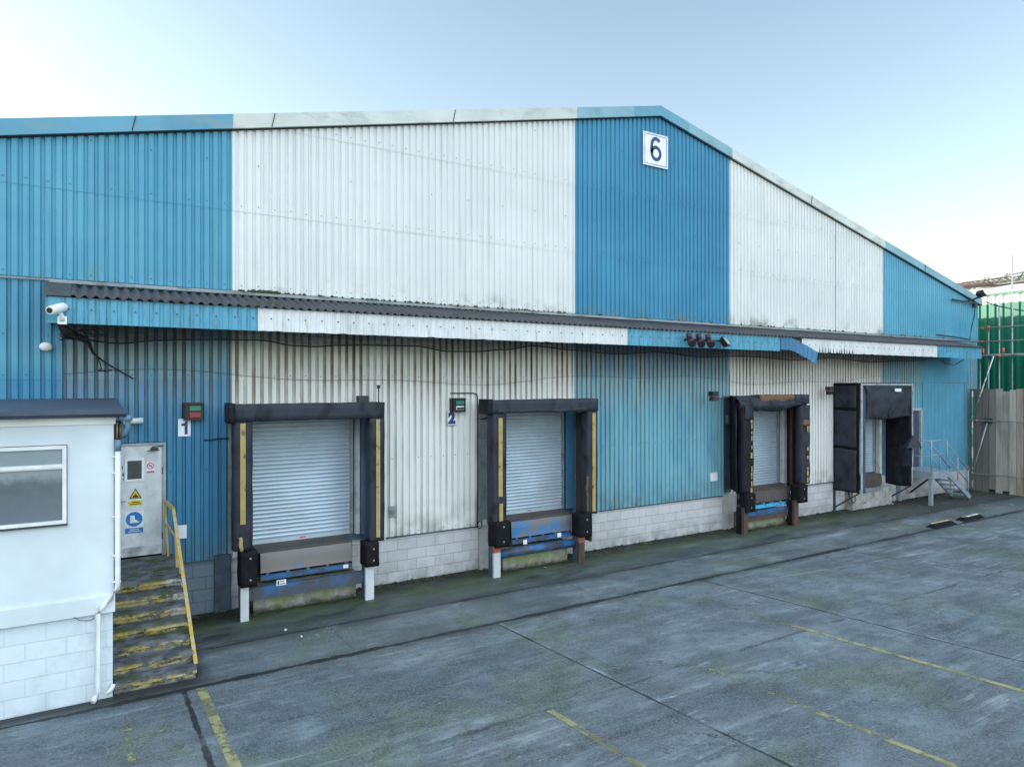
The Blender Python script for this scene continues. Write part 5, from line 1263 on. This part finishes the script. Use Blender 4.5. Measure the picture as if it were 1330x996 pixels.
for k, (x, y, s) in enumerate(((24.3, -1.0, .07), (23.9, -.35, .05), (25.6, -1.55, .06), (26.3, -2.2, .08), (27.2, -2.6, .1), (8.9, -.75, .05), (2.9, -1.7, .03), (3.05, -2.15, .025), (22.0, -3.42, .1))):
    m = MB()
    ang = random.uniform(0, 3); c_, s_ = math.cos(ang), math.sin(ang)
    q = [(-s, -s * .5, .004), (s, -s * .6, .012), (s * .8, s * .6, .03), (-s * .7, s * .5, .008)]
    m.poly([(x + a * c_ - b * s_, y + a * s_ + b * c_, gz(y) + h_ + .003) for a, b, h_ in q])
    tag(m.build('litter', M['paper'], loc=(x, y, gz(y))), 'small pale scrap of litter on the concrete', 'litter', 'scraps of litter on the ground')


m = MB()
for k in range(1500):
    x = random.uniform(1.5, 30); q = noise.noise(Vector((x * 1.3, 0, 3)))
    if q < -.15: continue
    if 2.5 < x < 4.6 or 7.9 < x < 9.8 or 16 < x < 17.9: y = -.55 - abs(random.gauss(0, .06)) if random.random() < .8 else -.1
    elif 21.5 < x < 24: y = -.36 - abs(random.gauss(0, .05))
    else: y = -.06 - abs(random.gauss(0, .07)) * (1.5 + q * 2)
    rr = random.uniform(.012, .04); h = rr * random.uniform(.4, 1.5)
    top = m.bm.verts.new((x + random.uniform(-.01, .01), y, h)); n_ = 6
    ring = [m.bm.verts.new((x + rr * random.uniform(.7, 1.5) * math.cos(2 * PI * i / n_), y + rr * random.uniform(.6, 1.3) * math.sin(2 * PI * i / n_), .003)) for i in range(n_)]
    for i in range(n_): m.face([ring[i], ring[(i + 1) % n_], top])
tag(m.build('moss_clumps', pm('wet_moss_and_silt', (.02, .025, .012), .95, dirt=(.07, .10, .02), amt=.8, sc=2.5), loc=(14, -.1, 0)), 'dark moss and silt clumps gathered along the foot of the block wall', 'moss', kind='stuff')

# ------------------------------------------------------------------ sky, sun, camera
SUN_EL, SUN_AZ = math.radians(10), math.radians(-50)     # azimuth measured from +Y towards +X
FILL_GLOW = 4.4
w = bpy.data.worlds.new("World"); S.world = w; w.use_nodes = True
nt = w.node_tree; bg = nt.nodes['Background']
sky = nt.nodes.new('ShaderNodeTexSky'); sky.sky_type = 'NISHITA'; sky.sun_disc = False
sky.sun_elevation = SUN_EL; sky.sun_rotation = SUN_AZ; sky.air_density = 1.0; sky.dust_density = 1.1; sky.ozone_density = 0.15
tc = nt.nodes.new('ShaderNodeTexCoord')
dp = nt.nodes.new('ShaderNodeVectorMath'); dp.operation = 'DOT_PRODUCT'; nt.links.new(tc.outputs['Generated'], dp.inputs[0]); dp.inputs[1].default_value = Vector((-.25, -.66, .72)).normalized()
mr = nt.nodes.new('ShaderNodeMapRange'); mr.interpolation_type = 'SMOOTHSTEP'; nt.links.new(dp.outputs['Value'], mr.inputs[0]); mr.inputs[1].default_value = .40; mr.inputs[2].default_value = .95; mr.inputs[3].default_value = 0; mr.inputs[4].default_value = 1
cl = nt.nodes.new('ShaderNodeMix'); cl.data_type = 'RGBA'; cl.blend_type = 'ADD'; nt.links.new(mr.outputs[0], cl.inputs[0]); nt.links.new(sky.outputs[0], cl.inputs[6]); cl.inputs[7].default_value = (FILL_GLOW * .88, FILL_GLOW * .96, FILL_GLOW * 1.04, 1)   # added sky glow behind the camera, brightens the front wall
tn = nt.nodes.new('ShaderNodeMix'); tn.data_type = 'RGBA'; tn.blend_type = 'MULTIPLY'; tn.inputs[0].default_value = 1
nt.links.new(cl.outputs[2], tn.inputs[6]); tn.inputs[7].default_value = (1.0, 1.005, 1.03, 1)
nt.links.new(tn.outputs[2], bg.inputs[0]); bg.inputs[1].default_value = .15
sl = bpy.data.lights.new('sun', 'SUN'); sl.energy = 3.0; sl.angle = math.radians(.5); sl.color = (1, .93, .82)
so = bpy.data.objects.new('sun', sl); COL.objects.link(so)
sd = Vector((math.sin(SUN_AZ) * math.cos(SUN_EL), math.cos(SUN_AZ) * math.cos(SUN_EL), math.sin(SUN_EL)))
so.rotation_euler = (-sd).to_track_quat('-Z', 'Y').to_euler(); so.location = (-40, 60, 40)

cam = bpy.data.cameras.new('camera'); co = bpy.data.objects.new('camera', cam); COL.objects.link(co)
TH = math.atan(555 / 892)
cam.sensor_width = 36; cam.lens = 36 * 892 / 1330; cam.clip_end = 2000; cam.clip_start = .1
co.location = (0, -13.65, 4.2); co.rotation_euler = (PI / 2, 0, -TH)
S.camera = co
S.render.engine = 'CYCLES'
S.view_settings.view_transform = 'Standard'; S.view_settings.look = 'None'; S.view_settings.gamma = 1
S.view_settings.exposure = 1.40
